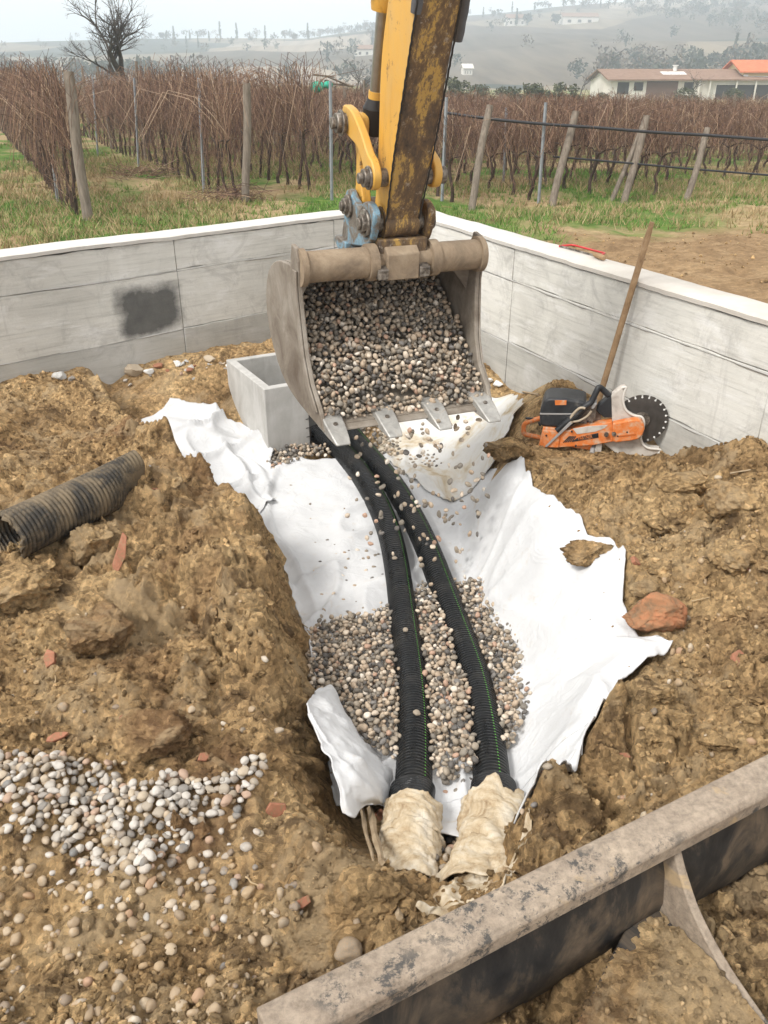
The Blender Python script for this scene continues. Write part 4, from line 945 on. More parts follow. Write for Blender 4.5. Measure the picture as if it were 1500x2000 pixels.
named_clod(395, 1628, 48, 'squat soil lump at the edge of the pebble heap', 810, (.9, .7, .8), up=.5)
named_clod(700, 1768, 170, 'crumbly clod at the near end of the trench by the left wrapped pipe', 811, (1, .75, .65), up=.45)
named_clod(640, 1850, 210, 'broad crumbling clod beside the round stone at the blade', 812, (1, .6, .5), up=.35, rz=.4)
named_clod(1290, 1368, 72, 'yellowish clod on the slope below the red block', 813, (1, .8, .75), up=.5)
named_clod(1330, 1415, 70, 'grey-brown clod on the slope above the blade', 814, (.9, .9, .7), up=.4, rz=1)
named_clod(1400, 1455, 90, 'slab of soil on the slope behind the blade lip', 815, (1, .6, .4), up=.3, rz=-.4)
named_clod(1275, 1440, 62, 'small clod on the slope with a brick chip on it', 816, (1, .8, .7), up=.4, rz=2)
named_clod(1345, 950, 130, 'wide clod of spoil in front of the green-handled tool', 817, (1, .7, .4), up=.25)
named_clod(1330, 810, 95, 'dark heap of soil behind the saw disc at the wall', 818, (1, .7, .7), up=.4)
named_clod(1440, 985, 150, 'reddish-brown clod on the right spoil heap', 819, (.9, .8, .6), M_CLOD, .3, .5)
named_clod(1310, 1010, 170, 'long steep clod beside the hollow in the right spoil heap', 820, (.7, 1, .6), M_CLOD, .3, -.5)
named_clod(1440, 1090, 130, 'cracked lump low on the right spoil heap', 821, (.9, .9, .6), M_CLOD, .3, .9)
named_clod(1165, 925, 46, 'small clod in front of the saw exhaust', 822, (1, .8, .6), up=.4)
named_clod(1260, 1155, 66, 'clod just above the red block', 823, (1, .7, .6), up=.4)
named_clod(470, 905, 110, 'slab of soil on the brink of the bank below the chamber', 824, (1, .6, .4), up=.2, rz=.6)
named_clod(680, 1868, 58, 'round tan stone lying by the excavator blade', 825, (.9, .85, .95), M_PEBX, .7, 0, 'round_stone', 'stone', amp=.08); rs_ = bpy.data.objects['round_stone']; rs_.data = pebble_mesh('round_stone', 4, 77, M_PEBX, (1, .9, .9))
named_clod(1040, 1650, 44, 'tan lump of clay right of the torn wrapped pipe', 826, (.8, .8, 1.0), up=.4)
# brick and tile fragments
def shard(px, py, lpx, wpx, label, rz, tilt=(0, 0), seed=0, up=.01, th=.4):
    P = Wg(px, py); dpt = (P - C0) @ np.array([0, cp, -sp]); a, b = lpx / 2 * dpt / F_PX, wpx / 2 * dpt / F_PX
    rs = random.Random(seed); n = rs.choice((5, 6, 7)); a *= .95; b *= .9; pts_ = [(a * math.cos(2 * math.pi * (i + rs.uniform(-.32, .32)) / n + .6) * rs.uniform(.85, 1.2), b * math.sin(2 * math.pi * (i + rs.uniform(-.32, .32)) / n + .6) * rs.uniform(.85, 1.2)) for i in range(n)]
    mb = MB(); mb.prism(pts_, -b * th, b * th, lambda x, y, z: (x, z, y))
    o = obj('brick_shard', mb.mesh('brick_shard', M_BRICK), loc=(P[0], P[1], P[2] + up - .004), rot=(tilt[0] + .15, tilt[1] - .1, rz)); bev(o, .003, 2); return tag(o, label, 'brick shard')
shard(236, 1092, 100, 26, 'long terracotta shard standing beside the cut-faced clod', 1.45, (.3, -.7), 1, .03)
shard(540, 1588, 44, 40, 'triangular terracotta shard at the trench rim below the pebble heap', .4, (1.0, .2), 2, .02, .25)
shard(592, 1766, 46, 24, 'terracotta chip near the end of the left wrapped pipe', .6, (.4, .2), 3, .01)
shard(742, 1600, 26, 26, 'small orange brick chip leaning on the left wrapped pipe', .2, (.9, .3), 4, .02)
shard(310, 956, 50, 14, 'thin brick shard at the squashed end of the old pipe', .1, (0, 0), 5)
shard(112, 1442, 44, 22, 'flat brick shard at the top edge of the pebble heap', .5, (.1, 0), 6)
shard(243, 1403, 26, 16, 'tiny terracotta chip above the pebble heap', .8, (.2, 0), 7)
shard(396, 1482, 28, 22, 'brick chip beside the big rounded clod', .9, (.5, 0), 8)
shard(1240, 1098, 16, 26, 'little brick chip in the hollow above the red block', 1.2, (.6, 0), 9)
shard(1455, 1112, 70, 16, 'long brick splinter stuck in the right spoil heap', -.9, (.2, .2), 10, .02)
shard(1435, 975, 40, 34, 'brick lump in the upper right spoil heap', -.2, (.3, 0), 11)
shard(1218, 1480, 24, 18, 'brick chip on the slope above the blade', .3, (.3, 0), 12)
shard(1440, 1290, 50, 30, 'brown tile piece on the right bank', .8, (.2, .2), 13)
shard(100, 1290, 24, 44, 'red-brown chip at the foot of the big rugged clod', .2, (.4, 0), 14)
# rubble along the foot of the left wall
for i, (px, py, a, mt, lab) in enumerate([(118, 738, 34, M_PRECAST, 'grey stone at the foot of the wet-patched wall'), (142, 742, 22, M_PEBW, 'small pale stone next to the grey one at the wall foot'), (258, 728, 56, M_PEBW, 'pale flat stone slab among rubble at the wall foot'), (292, 728, 26, M_WHITE, 'white tile fragment in the rubble at the wall foot'), (347, 712, 28, M_WHITE, 'white stone chip at the wall foot near the chamber'), (310, 716, 24, M_BRICK, 'terracotta piece at the foot of the wet-patched wall'), (230, 733, 40, M_BRICK, 'broken red tiles at the foot of the wet-patched wall'), (410, 705, 30, M_PEBW, 'stone by the wall foot left of the chamber'), (955, 745, 22, M_WHITE, 'white stone at the foot of the pale wall near the corner'), (972, 752, 26, M_WHITE, 'rounded white stone at the pale wall')]):
    P = Wg(px, py); dpt = (P - C0) @ np.array([0, cp, -sp]); s = a / 2 * dpt / F_PX
    o = obj('rubble_stone', clod_mesh('rubble_stone', 3, 860 + i, mt, (1, .7, .5), .2), loc=(P[0], P[1], P[2] + s * .25), rot=(0, 0, i * 1.3), sc=(s,) * 3); tag(o, lab, 'rubble')

RB = [clod_mesh('rubble_stone', 3, 880 + k, mt, (1, .75, .5), .25) for k, mt in enumerate((M_PEBW, M_PRECAST, M_BRICK, M_PEBX, M_WHITE, M_PEBW))]
for i in range(34):
    px = random.uniform(195, 450); py = 737 - (px - 195) * .125 + random.gauss(6, 8); P = Wg(px, py); sz = random.uniform(.010, .030)
    if (P[:2] - WL_A) @ nL > -.03: continue
    stone(RB[i % 6], (P[0], P[1], P[2] + sz * .2), sz, 'small piece of pale or brick rubble strewn along the wall foot', 'rubble along the wall foot', 'rubble', 'rubble_stone')
# ------------------------------------------------------------------ excavator: arm, linkage, coupler, bucket, dozer blade
L0 = np.array([.118, 3.545, .47]); YW = R(22)
ex = np.array([math.cos(YW), math.sin(YW), 0]); ey = np.array([-math.sin(YW), math.cos(YW), 0]); ez = np.array([0, 0, 1.])
XB = np.array([.9, 1.2, 0.])                                   # foot of the machine
exc = empty('excavator', XB); tag(exc, 'yellow excavator with mud-caked bucket full of gravel and black dozer blade', 'excavator')
def fr(x, y, z): return L0 + x * ex + y * ey + z * ez
def part(name, mb, mts, parent=None, smooth=35, bw=None):
    o = obj(name, mb.mesh(name, mts, smooth, XB), parent or exc)
    if bw: bev(o, bw, 2)
    return o
def fprism(mb, poly, x0, x1, mi=0):
    """outline in (y,z) of the machine plane, extruded across"""
    n = len(poly); V = [fr(x0, *p) for p in poly] + [fr(x1, *p) for p in poly]
    mb.add(V, [tuple(range(n)), tuple(range(2 * n - 1, n - 1, -1))] + [(i, i + n, (i + 1) % n + n, (i + 1) % n) for i in range(n)], mi); return mb
def spline(P, n=40, closed=False):
    P = np.array(P, float); out = []; k = len(P)
    rngk = k if closed else k - 1
    for i in range(rngk):
        a, b, c, d = [P[(i + j) % k] if closed else P[min(max(i + j, 0), k - 1)] for j in (-1, 0, 1, 2)]
        for f in np.linspace(0, 1, max(2, n // rngk), endpoint=False): out.append(.5 * (2 * b + (c - a) * f + (2 * a - 5 * b + 4 * c - d) * f * f + (3 * b - a - 3 * c + d) * f ** 3))
    if not closed: out.append(P[-1])
    return [tuple(p) for p in out]
bkt = empty('bucket', (0, 0, 0)); bkt.parent = exc
shell_in = spline([(.0, .0), (.25, .005), (.5, .03), (.67, .11), (.78, .26), (.76, .42), (.66, .53), (.52, .585), (.38, .60), (.28, .60)], 48)
BXL = lambda z: .395 + .03 * z
mb = MB(); nP = len(shell_in); th_ = .022
A1 = np.array(shell_in); T_ = np.gradient(A1, axis=0); N_ = np.stack([T_[:, 1], -T_[:, 0]], -1); N_ /= np.linalg.norm(N_, axis=1)[:, None]
A2 = A1 + N_ * th_; Vv = []
for sgn in (-1, 1):
    for A in (A1, A2): Vv += [fr(sgn * (BXL(p[1]) - .004), p[0], p[1]) for p in A]
Ff = []
for i in range(nP - 1):
    Ff += [(i, i + 1, 2 * nP + i + 1, 2 * nP + i), (nP + i, 3 * nP + i, 3 * nP + i + 1, nP + i + 1), (i, nP + i, nP + i + 1, i + 1), (2 * nP + i, 2 * nP + i + 1, 3 * nP + i + 1, 3 * nP + i)]
Ff += [(0, 2 * nP, 3 * nP, nP), (nP - 1, 2 * nP - 1, 4 * nP - 1, 3 * nP - 1)]
mb.add(Vv, Ff); part('shell', mb, M_BUCK, bkt, 40)
side = [(-.02, -.022), (.035, .065), (.13, .15), (.18, .26), (.20, .38), (.215, .52), (.20, .60), (.19, .66), (.215, .71), (.27, .72)] + [(y, z) for y, z in A2[::-1][2:-1:2]]
for sgn in (-1, 1):
    mb = MB(); n = len(side); xo = sgn * .020
    V_ = [fr(sgn * BXL(z), y, z) for y, z in side] + [fr(sgn * BXL(z) + xo, y, z) for y, z in side]
    mb.add(V_, [tuple(range(n)), tuple(range(2 * n - 1, n - 1, -1))] + [(i, i + n, (i + 1) % n + n, (i + 1) % n) for i in range(n)])
    part('side_plate', mb, M_BUCK, bkt, 40, .004)
    # thick wear strip along the side edge
    mb = MB(); st = [(.035, .05), (.13, .145), (.18, .26), (.20, .38), (.215, .52), (.20, .62), (.25, .62), (.262, .52), (.248, .38), (.23, .26), (.18, .13), (.09, .04)]
    V_ = [fr(sgn * BXL(z) + sgn * .022, y, z) for y, z in st] + [fr(sgn * BXL(z) + sgn * .032, y, z) for y, z in st]; n = len(st)
    mb.add(V_, [tuple(range(n)), tuple(range(2 * n - 1, n - 1, -1))] + [(i, i + n, (i + 1) % n + n, (i + 1) % n) for i in range(n)])
    part('edge_strip', mb, M_BUCK, bkt, 40, .003)
    mb = MB(); fprism(mb, [(.23, .60), (.42, .60), (.30, .46)], sgn * .30 - .006, sgn * .30 + .006); 
    mb = MB(); x_ = sgn * (BXL(.55) - .003)
    mb.add([fr(x_, .26, .60), fr(x_ - sgn * .10, .34, .60), fr(x_, .30, .46), fr(x_, .27, .60), fr(x_ - sgn * .10, .355, .60), fr(x_, .315, .46)], [(0, 1, 2), (5, 4, 3), (0, 3, 4, 1), (1, 4, 5, 2), (2, 5, 3, 0)])
    part('gusset', mb, M_BUCK, bkt, 30)
lip = MB(); fprism(lip, [(-.035, -.022), (-.03, -.012), (.06, .012), (.20, .012), (.20, -.024), (.03, -.028)], -.405, .405); part('cutting_edge', lip, M_BUCK, bkt, 30, .004)
def bar_x(x0, x1, r, mt, name, n=28, cy=.215, cz=.63):
    mb = MB(); nn = 10; xs = np.linspace(x0, x1, nn); mb.tube([fr(x, cy, cz) for x in xs], r, n); return part(name, mb, mt, bkt, 40)
bar_x(-.405, -.10, .065, M_BAR, 'cross_tube'); bar_x(.17, .41, .065, M_BAR, 'cross_tube')
bar_x(-.125, -.085, .078, M_BAR, 'collar'); bar_x(.165, .205, .078, M_BAR, 'collar'); bar_x(-.10, .18, .052, M_BAR, 'coupler_pin')
for sgn in (-1, 1): bar_x(sgn * .40 if sgn < 0 else .405, sgn * .425 if sgn < 0 else .43, .078, M_BAR, 'end_flange')
lk = MB(); fprism(lk, [(.14, .56), (.135, .67), (.17, .70), (.22, .67), (.22, .575)], -.055, .095); part('hook_block', lk, M_BAR, bkt, 30, .006)
for xx in (-.075, .12):
    lk = MB(); fprism(lk, [(.135, .565), (.13, .61), (.17, .625), (.175, .57)], xx - .024, xx + .024); part('locking_lug', lk, M_STEEL, bkt, 30, .005)
for xt in (-.365, -.125, .115, .36):
    mb = MB()
    sec = [(.08, .046, .034, .004), (.0, .044, .030, -.004), (-.05, .042, .022, -.016), (-.11, .036, .011, -.034), (-.135, .031, .005, -.043)]
    V_ = []
    for (yy, hw, hh, zc) in sec: V_ += [fr(xt - hw, yy, zc - hh), fr(xt + hw, yy, zc - hh), fr(xt + hw, yy, zc + hh), fr(xt - hw, yy, zc + hh)]
    mb.add(V_, [(i * 4 + j, i * 4 + (j + 1) % 4, i * 4 + 4 + (j + 1) % 4, i * 4 + 4 + j) for i in range(4) for j in range(4)] + [(0, 1, 2, 3), (16, 17, 18, 19)])
    tth = part('tooth', mb, M_TOOTH, bkt, 50, .007)
    pn = MB(); pn.cyl(fr(xt, -.028, .0), fr(xt, -.034, .018), .010, 10); part('tooth_pin', pn, M_STEEL, tth)
# arm (box section leaning back to the machine)
AX = .037
ay = lambda z: .225 - .40 * (z - .77)
arm = MB(); zz_ = np.linspace(.73, 3.4, 40); V_ = []
for z in zz_:
    hw = .073 + .010 * sstep(.75, 1.1, z); dpt = .16 + .13 * sstep(.9, 1.5, z); y0 = ay(z) - .02
    V_ += [fr(AX - hw, y0, z), fr(AX + hw, y0, z), fr(AX + hw, y0 + dpt, z), fr(AX - hw, y0 + dpt, z)]
arm.add(V_, []); k4 = len(zz_)
for i in range(k4 - 1):
    for j in range(4):
        arm.f.append((i * 4 + j, i * 4 + (j + 1) % 4, i * 4 + 4 + (j + 1) % 4, i * 4 + 4 + j)); arm.m.append(1 if j == 0 else 0)
arm.f += [(3, 2, 1, 0), tuple((k4 - 1) * 4 + j for j in range(4))]; arm.m += [1, 0]
armo = part('arm', arm, [M_YEL, M_ARMD], None, 30, .008)
for sgn in (-1, 1):                                            # weld beads along the corners
    wb = MB(); wb.tube([fr(AX + sgn * (.0755 + .010 * float(sstep(.75, 1.1, np.array(z)))) + .0012 * math.sin(z * 170), ay(z) - .020, z) for z in np.linspace(.78, 3.3, 200)], .0042, 6); part('weld_bead', wb, M_BLACK, armo)
boss = MB(); boss.cyl(fr(AX - .078, .255, .785), fr(AX + .078, .255, .785), .066, 28); part('pivot_boss', boss, M_ARMD, armo)
# coupler under the arm
cpl = empty('coupler', (0, 0, 0)); cpl.parent = exc
ear = spline([(.17, .83), (.19, .765), (.24, .70), (.36, .675), (.54, .66), (.575, .69), (.54, .79), (.52, .87), (.47, .90), (.42, .87), (.34, .835), (.29, .865), (.23, .87)], 52, True)
for xx, mt in ((-.088, M_BLUE), (.165, M_ARMD)):
    mb = MB(); fprism(mb, ear, xx - .017, xx + .017); part('ear', mb, mt, cpl, 30, .006)
mb = MB(); fprism(mb, [(.18, .665), (.18, .725), (.52, .725), (.52, .665)], -.075, .15); part('base_plate', mb, M_ARMD, cpl, 30, .006)
mb = MB(); fprism(mb, [(.46, .635), (.46, .675), (.60, .69), (.62, .665), (.56, .63)], -.13, .18); part('hook', mb, M_BLUE, cpl, 30, .006)
for (y_, z_, r1) in ((.255, .785, .040), (.47, .83, .034)):
    mb = MB(); mb.cyl(fr(-.135, y_, z_), fr(.205, y_, z_), r1, 24); mb.cyl(fr(-.147, y_, z_), fr(-.135, y_, z_), r1 * .62, 16); mb.cyl(fr(-.118, y_, z_), fr(-.106, y_, z_), r1 * 1.45, 24); part('pin', mb, M_STEEL, cpl, 40, .003)
# rocker arms, link and cylinder
rk = spline([(.40, 1.12), (.46, 1.165), (.43, 1.225), (.38, 1.225), (.31, 1.20), (.22, 1.13), (.15, 1.06), (.10, 1.03), (.07, .98), (.09, .93), (.14, .92), (.18, .95), (.21, 1.02), (.27, 1.075), (.34, 1.10)], 60, True); rk = [(a + .065, b + .005) for a, b in rk]
for xx in (-.098, .175):
    mb = MB(); fprism(mb, rk, xx - .018, xx + .018); part('rocker_arm', mb, M_YEL, None, 30, .006)
for (y_, z_, r1, x0, x1) in ((.190, .972, .036, -.145, .225), (.47, 1.165, .040, -.16, .225)):
    mb = MB(); mb.cyl(fr(x0, y_, z_), fr(x1, y_, z_), r1, 24); mb.cyl(fr(x0 - .02, y_, z_), fr(x0, y_, z_), r1 * .6, 12); mb.cyl(fr(x0 + .02, y_, z_), fr(x0 + .03, y_, z_), r1 * 1.3, 24); part('linkage_pin', mb, M_STEEL, None, 40, .003)
mb = MB(); fprism(mb, spline([(.43, 1.19), (.51, 1.20), (.53, 1.12), (.49, 1.05), (.50, .92), (.52, .84), (.46, .79), (.41, .84), (.44, .95), (.44, 1.08)], 40, True), -.062, -.02)
fprism(mb, spline([(.43, 1.19), (.51, 1.20), (.53, 1.12), (.49, 1.05), (.50, .92), (.52, .84), (.46, .79), (.41, .84), (.44, .95), (.44, 1.08)], 40, True), .08, .135); fprism(mb, [(.45, .95), (.49, .95), (.49, 1.02), (.45, 1.02)], -.03, .09); part('bucket_link', mb, M_YEL, None, 30, .006)
cy0, cy1 = (.47, 1.165), (.07, 2.6)
cyl_pt = lambda t: fr(.015, cy0[0] + (cy1[0] - cy0[0]) * t, cy0[1] + (cy1[1] - cy0[1]) * t)
mb = MB(); mb.tube([cyl_pt(.05), cyl_pt(.30)], .029, 28); part('cylinder_rod', mb, M_CHROME)
mb = MB(); mb.tube([cyl_pt(-.03), cyl_pt(.04)], .052, 24); mb.tube([cyl_pt(.04), cyl_pt(.065)], [.05, .036], 24); part('rod_eye', mb, M_BLACK)
mb = MB(); mb.tube([cyl_pt(.062), cyl_pt(.085)], .033, 24); part('rod_wiper', mb, M_YEL)
mb = MB(); mb.tube([cyl_pt(.285), cyl_pt(.30), cyl_pt(.33), cyl_pt(.335)], [.050, .054, .054, .047], 28); mb.tube([cyl_pt(.335), cyl_pt(1.0)], .045, 28); part('cylinder_barrel', mb, M_YEL, None, 35)
hz = MB(); hz.tube([cyl_pt(.345) + ex * -.075, cyl_pt(.40) + ex * -.08, cyl_pt(.6) + ex * -.085, cyl_pt(1.0) + ex * -.085], .013, 12); part('hydraulic_pipe', hz, M_STEEL)
fit = MB(); fit.box(cyl_pt(.345) + ex * -.055, (.06, .05, .05)); part('pipe_fitting', fit, M_YEL, None, 30, .005)
for dx, z0 in ((-.075, 1.54), (.105, 1.46)):
    hh = MB(); pts_ = [fr(AX + dx + (.03 if dx > 0 else -.0), ay(z) + (.06 if dx > 0 else .0), z) for z in np.linspace(z0, 3.3, 60)]
    rr = np.array([.021 + .0022 * (i % 2) for i in range(60)]); hh.tube(pts_, rr, 14); part('hose_sleeve', hh, flat('grey_hose_sleeve', (.09, .09, .095), .75) if dx < 0 else bpy.data.materials['grey_hose_sleeve'], None, 60)

# dozer blade
bl0, bl1 = W(505, 1990, .36), W(1500, 1490, .36)
bd = (bl1 - bl0); bd[2] = 0; bd /= np.linalg.norm(bd); bn = np.array([bd[1], -bd[0], 0])      # bn: towards the machine
BLC = (bl0 + bl1) / 2; BLC[2] = 0
def bfr(x, y, z): return BLC + bd * x + bn * y + np.array([0, 0, z])
blade = empty('dozer_blade', (0, 0, 0)); blade.parent = exc
def bprism(mb, poly, x0, x1, mi=0, nseg=1):
    n = len(poly)
    xs = np.linspace(x0, x1, nseg + 1); V_ = [bfr(x, *p) for x in xs for p in poly]
    Ff = [(i * n + j, i * n + (j + 1) % n, (i + 1) * n + (j + 1) % n, (i + 1) * n + j) for i in range(nseg) for j in range(n)] + [tuple(range(n)), tuple(nseg * n + j for j in range(n))]
    mb.add(V_, Ff, mi); return mb
HL = .64
mb = MB(); bprism(mb, [(-.012, .375), (.0, .381), (.062, .378), (.074, .366), (.072, .325), (.0, .322), (-.012, .33)], -HL - .0, HL + .35, 0, 40); part('top_lip', mb, M_LIP, blade, 40, .004)
mb = MB(); bprism(mb, [(.0, .325), (.018, .325), (.050, .24), (.062, .16), (.050, .07), (.012, -.03), (-.008, -.03), (.03, .07), (.042, .16), (.03, .24)], -HL, HL + .35, 0, 1); part('mouldboard', mb, M_BPAINT, blade, 60)
def bgus(name, x, poly, th, mt=M_BPAINT):
    mb = MB(); bprism(mb, poly, x - th / 2, x + th / 2); return part(name, mb, mt, blade, 40, .004)
RX = float((W(1322, 1650, .33) - BLC) @ bd)
ribp = [(.02, .325), (.055, .322), (.09, .27), (.15, .20), (.26, .135), (.45, .085), (.80, .06), (.80, -.01), (.02, -.01)]
bgus('rib', RX, spline(ribp[:7], 40) + ribp[7:], .022, M_LIP)
plate = MB(); zp = .085
outl = [(RX - .012, .05), (RX - .012, .80), (RX - .26, .80), (RX - .29, .66), (RX - .36, .52), (RX - .46, .42), (RX - .56, .37), (RX - .60, .33), (RX - .55, .28), (RX - .33, .16), (RX - .12, .06)]
so_ = [(a, b) for a, b in outl[:3]] + spline(outl[2:8], 40) + outl[8:]
V_ = [bfr(a, b, zp + .05 * (1 - min(b / .6, 1))) for a, b in so_] + [bfr(a, b, zp - .025 + .05 * (1 - min(b / .6, 1))) for a, b in so_]; n = len(so_)
plate.add(V_, [tuple(range(n)), tuple(range(2 * n - 1, n - 1, -1))] + [(i, i + n, (i + 1) % n + n, (i + 1) % n) for i in range(n)]); part('push_frame', plate, M_BPAINT, blade, 30, .003)
rim = MB(); rim.tube([bfr(a, b, zp + .010 + .05 * (1 - min(b / .6, 1))) for a, b in spline(outl[2:8], 40)], .010, 8); part('frame_rim', rim, M_LIP, blade, 60)
# soil lying on the push frame: a thing of its own
gxs = np.linspace(RX - .58, RX - .014, 90); gys = np.linspace(.06, .80, 110); SX, SY = np.meshgrid(gxs, gys, indexing='ij')
hgt = .006 + .022 * np.exp(-((SX - RX + .15) / .16) ** 2) * sstep(.08, .25, SY) + .014 * fbm(SX * 6, SY * 6, o=4, seed=720) + .008 * clods(SX, SY, .03, 722, .5) + .004 * fbm(SX * 40, SY * 40, o=3, seed=724) - .05 * np.exp(-(((SX - RX + .40) / .10) ** 2 + ((SY - .40) / .10) ** 2)) - .05 * sstep(.06, .0, SX - (RX - .60) - (.33 - SY) * .55) * 0
ins = in_poly(SX.ravel(), SY.ravel(), so_).reshape(SX.shape) & (hgt > .001)
edge_k = np.clip(hgt, -.006, 1)
BZ = zp + .05 * (1 - np.minimum(SY / .6, 1)) + edge_k + .001
Pq = BLC[None, None] + bd * SX[..., None] + bn * SY[..., None] + np.array([0, 0, 1.]) * BZ[..., None]
Fq = grid_faces(90, 110)[:, ::-1]; Fq = Fq[ins.ravel()[Fq].any(1) & in_poly(SX.ravel(), SY.ravel(), so_)[Fq].all(1)]
me = mesh_np('soil_heap', Pq.reshape(-1, 3), Fq); me.materials.append(M_EARTH)
tag(obj('soil_heap', me), 'thin heap of brown soil lying on the dozer blade frame', 'soil', None, 'stuff')

k = np.argwhere(ins); k = k[rng.integers(0, len(k), 900)]; q_ = Pq[k[:, 0], k[:, 1]]; sz = .0025 + .012 * rng.random(len(q_)) ** 4
me = scatter_mesh('frame_crumbs', q_ + np.array([0, 0, .001]), sz, M_CRUMB, CR); tag(obj('frame_crumbs', me), 'crumbs and grit on the soil heap of the dozer blade', 'soil', None, 'stuff')
# gravel inside the bucket
mbp = []
for layer, dn in ((0, -.03), (1, -.010), (2, .008)):
    u = rng.uniform(-.39, .39, 14000); v = rng.uniform(.0, 1.0, 14000); c = np.column_stack([u, v * .84]); c = c[poisson(c, .0195 if layer < 2 else .026)]
    yy = .015 + c[:, 1] / .84 * .72; zz = .022 + .56 * (c[:, 1] / .84) ** .92 + .018 * vn(c[:, 0] * 6, c[:, 1] * 6, seed=730) + .03 * np.exp(-((c[:, 0] + .02) / .2) ** 2) * (c[:, 1] < .5) * (c[:, 1] > .08)
    zmax = np.interp(yy, [.0, .40, .42, .62, .77, .80], [9, 9, .56, .53, .40, .3])
    k = (zz < zmax - .02)
    mbp.append(np.column_stack([c[k, 0], yy[k] - dn * .5, zz[k] + dn]))
bp = np.concatenate(mbp); bw_ = L0 + bp[:, :1] * ex + bp[:, 1:2] * ey + bp[:, 2:] * ez
me = scatter_mesh('bucket_gravel', bw_, .0095 + .0085 * rng.random(len(bw_)) ** 1.3, M_PEB, mats_rot=flat_rot(len(bw_), .9))
tag(obj('bucket_gravel', me), 'river gravel sliding out of the tilted excavator bucket', 'gravel', None, 'stuff')
# solid heart under the visible stones so that no gap shows through
hb_ = MB(); fprism(hb_, [(.03, .0), (.5, .03), (.70, .13), (.77, .30), (.74, .44), (.60, .44), (.40, .29), (.2, .13), (.06, .015)], -.385, .385)
part('packed_fill', hb_, flat('gravel_fines', (.13, .11, .085), .9), bkt)
# pebbles in the air between the lip and the trench
fall_poly = [(640, 868), (780, 830), (940, 800), (1000, 850), (960, 960), (950, 1120), (900, 1140), (830, 1150), (770, 1140), (690, 1060), (650, 960)]
k = 0
while k < 150:
    px, py = random.uniform(630, 1000), random.uniform(800, 1150)
    if not in_poly(np.array([px]), np.array([py]), fall_poly)[0]: continue
    if random.random() > math.exp(-((px - 830) / 130) ** 2) * (1.0 if py < 1050 else .6) + .08: continue
    tx = (px - 640) / 360; Yf = 3.36 + .33 * tx + random.uniform(-.09, .10)
    P = Wy(px, py, Yf)
    if P[2] < float(zmain(np.array(P[0]), np.array(P[1]))) + .03: continue
    if min(np.linalg.norm(Q - P, axis=1).min() for Q in pipe_paths) < .09: continue
    stone(random.choice(PBG), P, random.uniform(.0095, .016), 'loose pebble falling from the bucket lip towards the trench', 'pebbles falling from the bucket', 'pebble', 'falling_pebble', 1.5); k += 1
# single pebbles resting on the pipes
for px, py, Z in ((752, 941, -.235), (786, 1235, -.325), (820, 1396, -.285), (724, 1008, -.24)):
    P = W(px, py, Z); q = pipe_paths[0]; j = np.argmin(((q - P) ** 2).sum(1)); P = q[j] + np.array([(P - q[j])[0] * .4, 0, POD + .008])
    stone(random.choice(PBG), P, .014, 'stray pebble lying on top of the left drain pipe', 'pebbles on the left pipe')

# ------------------------------------------------------------------ cut-off saw
SW = Wg(1168, 884); saw = empty('cutoff_saw', (SW[0], SW[1], SW[2] + .002), -R(13)); tag(saw, 'orange and black petrol cut-off saw with a big diamond disc lying on the soil', 'saw')
K = .00064; sxz = lambda zx, zy: ((zx - 745) * K, (672 - zy) * K * 1.07)
def sp_(name, pts, y0, y1, mt, parent=None, curve=False, bw=.003):
    q = [sxz(*p) for p in pts]
    if curve: q = spline(q, 48, True)
    mb = MB(); mb.prism(q, y0, y1); o = obj(name, mb.mesh(name, mt, 35), parent or saw)
    if bw: bev(o, bw, 2)
    return o
sp_('side_cover', [(285, 480), (400, 480), (420, 490), (480, 490), (570, 462), (700, 425), (820, 392), (840, 470), (860, 545), (700, 590), (440, 632), (310, 640), (262, 635)], -.045, .02, M_ORANGE)
cvr = sp_('engine_cover', [(258, 478), (246, 400), (248, 350), (268, 275), (310, 250), (420, 243), (540, 250), (600, 262), (610, 330), (560, 430), (480, 480)], -.035, .15, M_SAWBLK, None, False, .012)
sp_('cover_rim', [(246, 372), (250, 384), (420, 372), (540, 360), (540, 350), (420, 360)], -.038, -.030, M_LGREY, cvr, False, .001)
sp_('cover_label', [(357, 262), (362, 300), (450, 292), (448, 255)], -.0362, -.033, M_ORANGE, cvr, False, .001)
sp_('rear_panel', [(285, 500), (425, 500), (425, 632), (300, 640)], -.052, -.044, M_ORANGE)
rh = MB(); rh.tube([(*(lambda q: (q[0], .05, q[1]))(sxz(*p)),) for p in spline([(290, 625), (200, 612), (130, 600), (122, 560), (122, 525), (150, 500), (200, 478), (262, 455)], 40)], .013, 12); obj('rear_handle', rh.mesh('rear_handle', M_ORANGE, 60), saw)
tg = MB(); tg.box((sxz(165, 478)[0], .05, sxz(165, 468)[1]), (.045, .014, .008)); obj('trigger_lock', tg.mesh('trigger_lock', M_SAWBLK), saw)
sp_('trigger', [(232, 495), (262, 490), (262, 525), (245, 520)], .042, .058, M_SAWBLK)
fh = MB(); fh.tube([(q[0], yy, q[1]) for q, yy in zip([sxz(*p) for p in spline([(395, 495), (500, 390), (590, 300), (640, 260), (668, 190), (688, 150), (720, 168), (770, 212)], 48)], np.linspace(-.05, .03, 60))], .0155, 14); obj('front_handle', fh.mesh('front_handle', M_SAWBLK, 60), saw)
sp_('handle_stay', [(312, 628), (330, 632), (510, 425), (490, 410)], -.060, -.054, M_LGREY, None, False, .002)
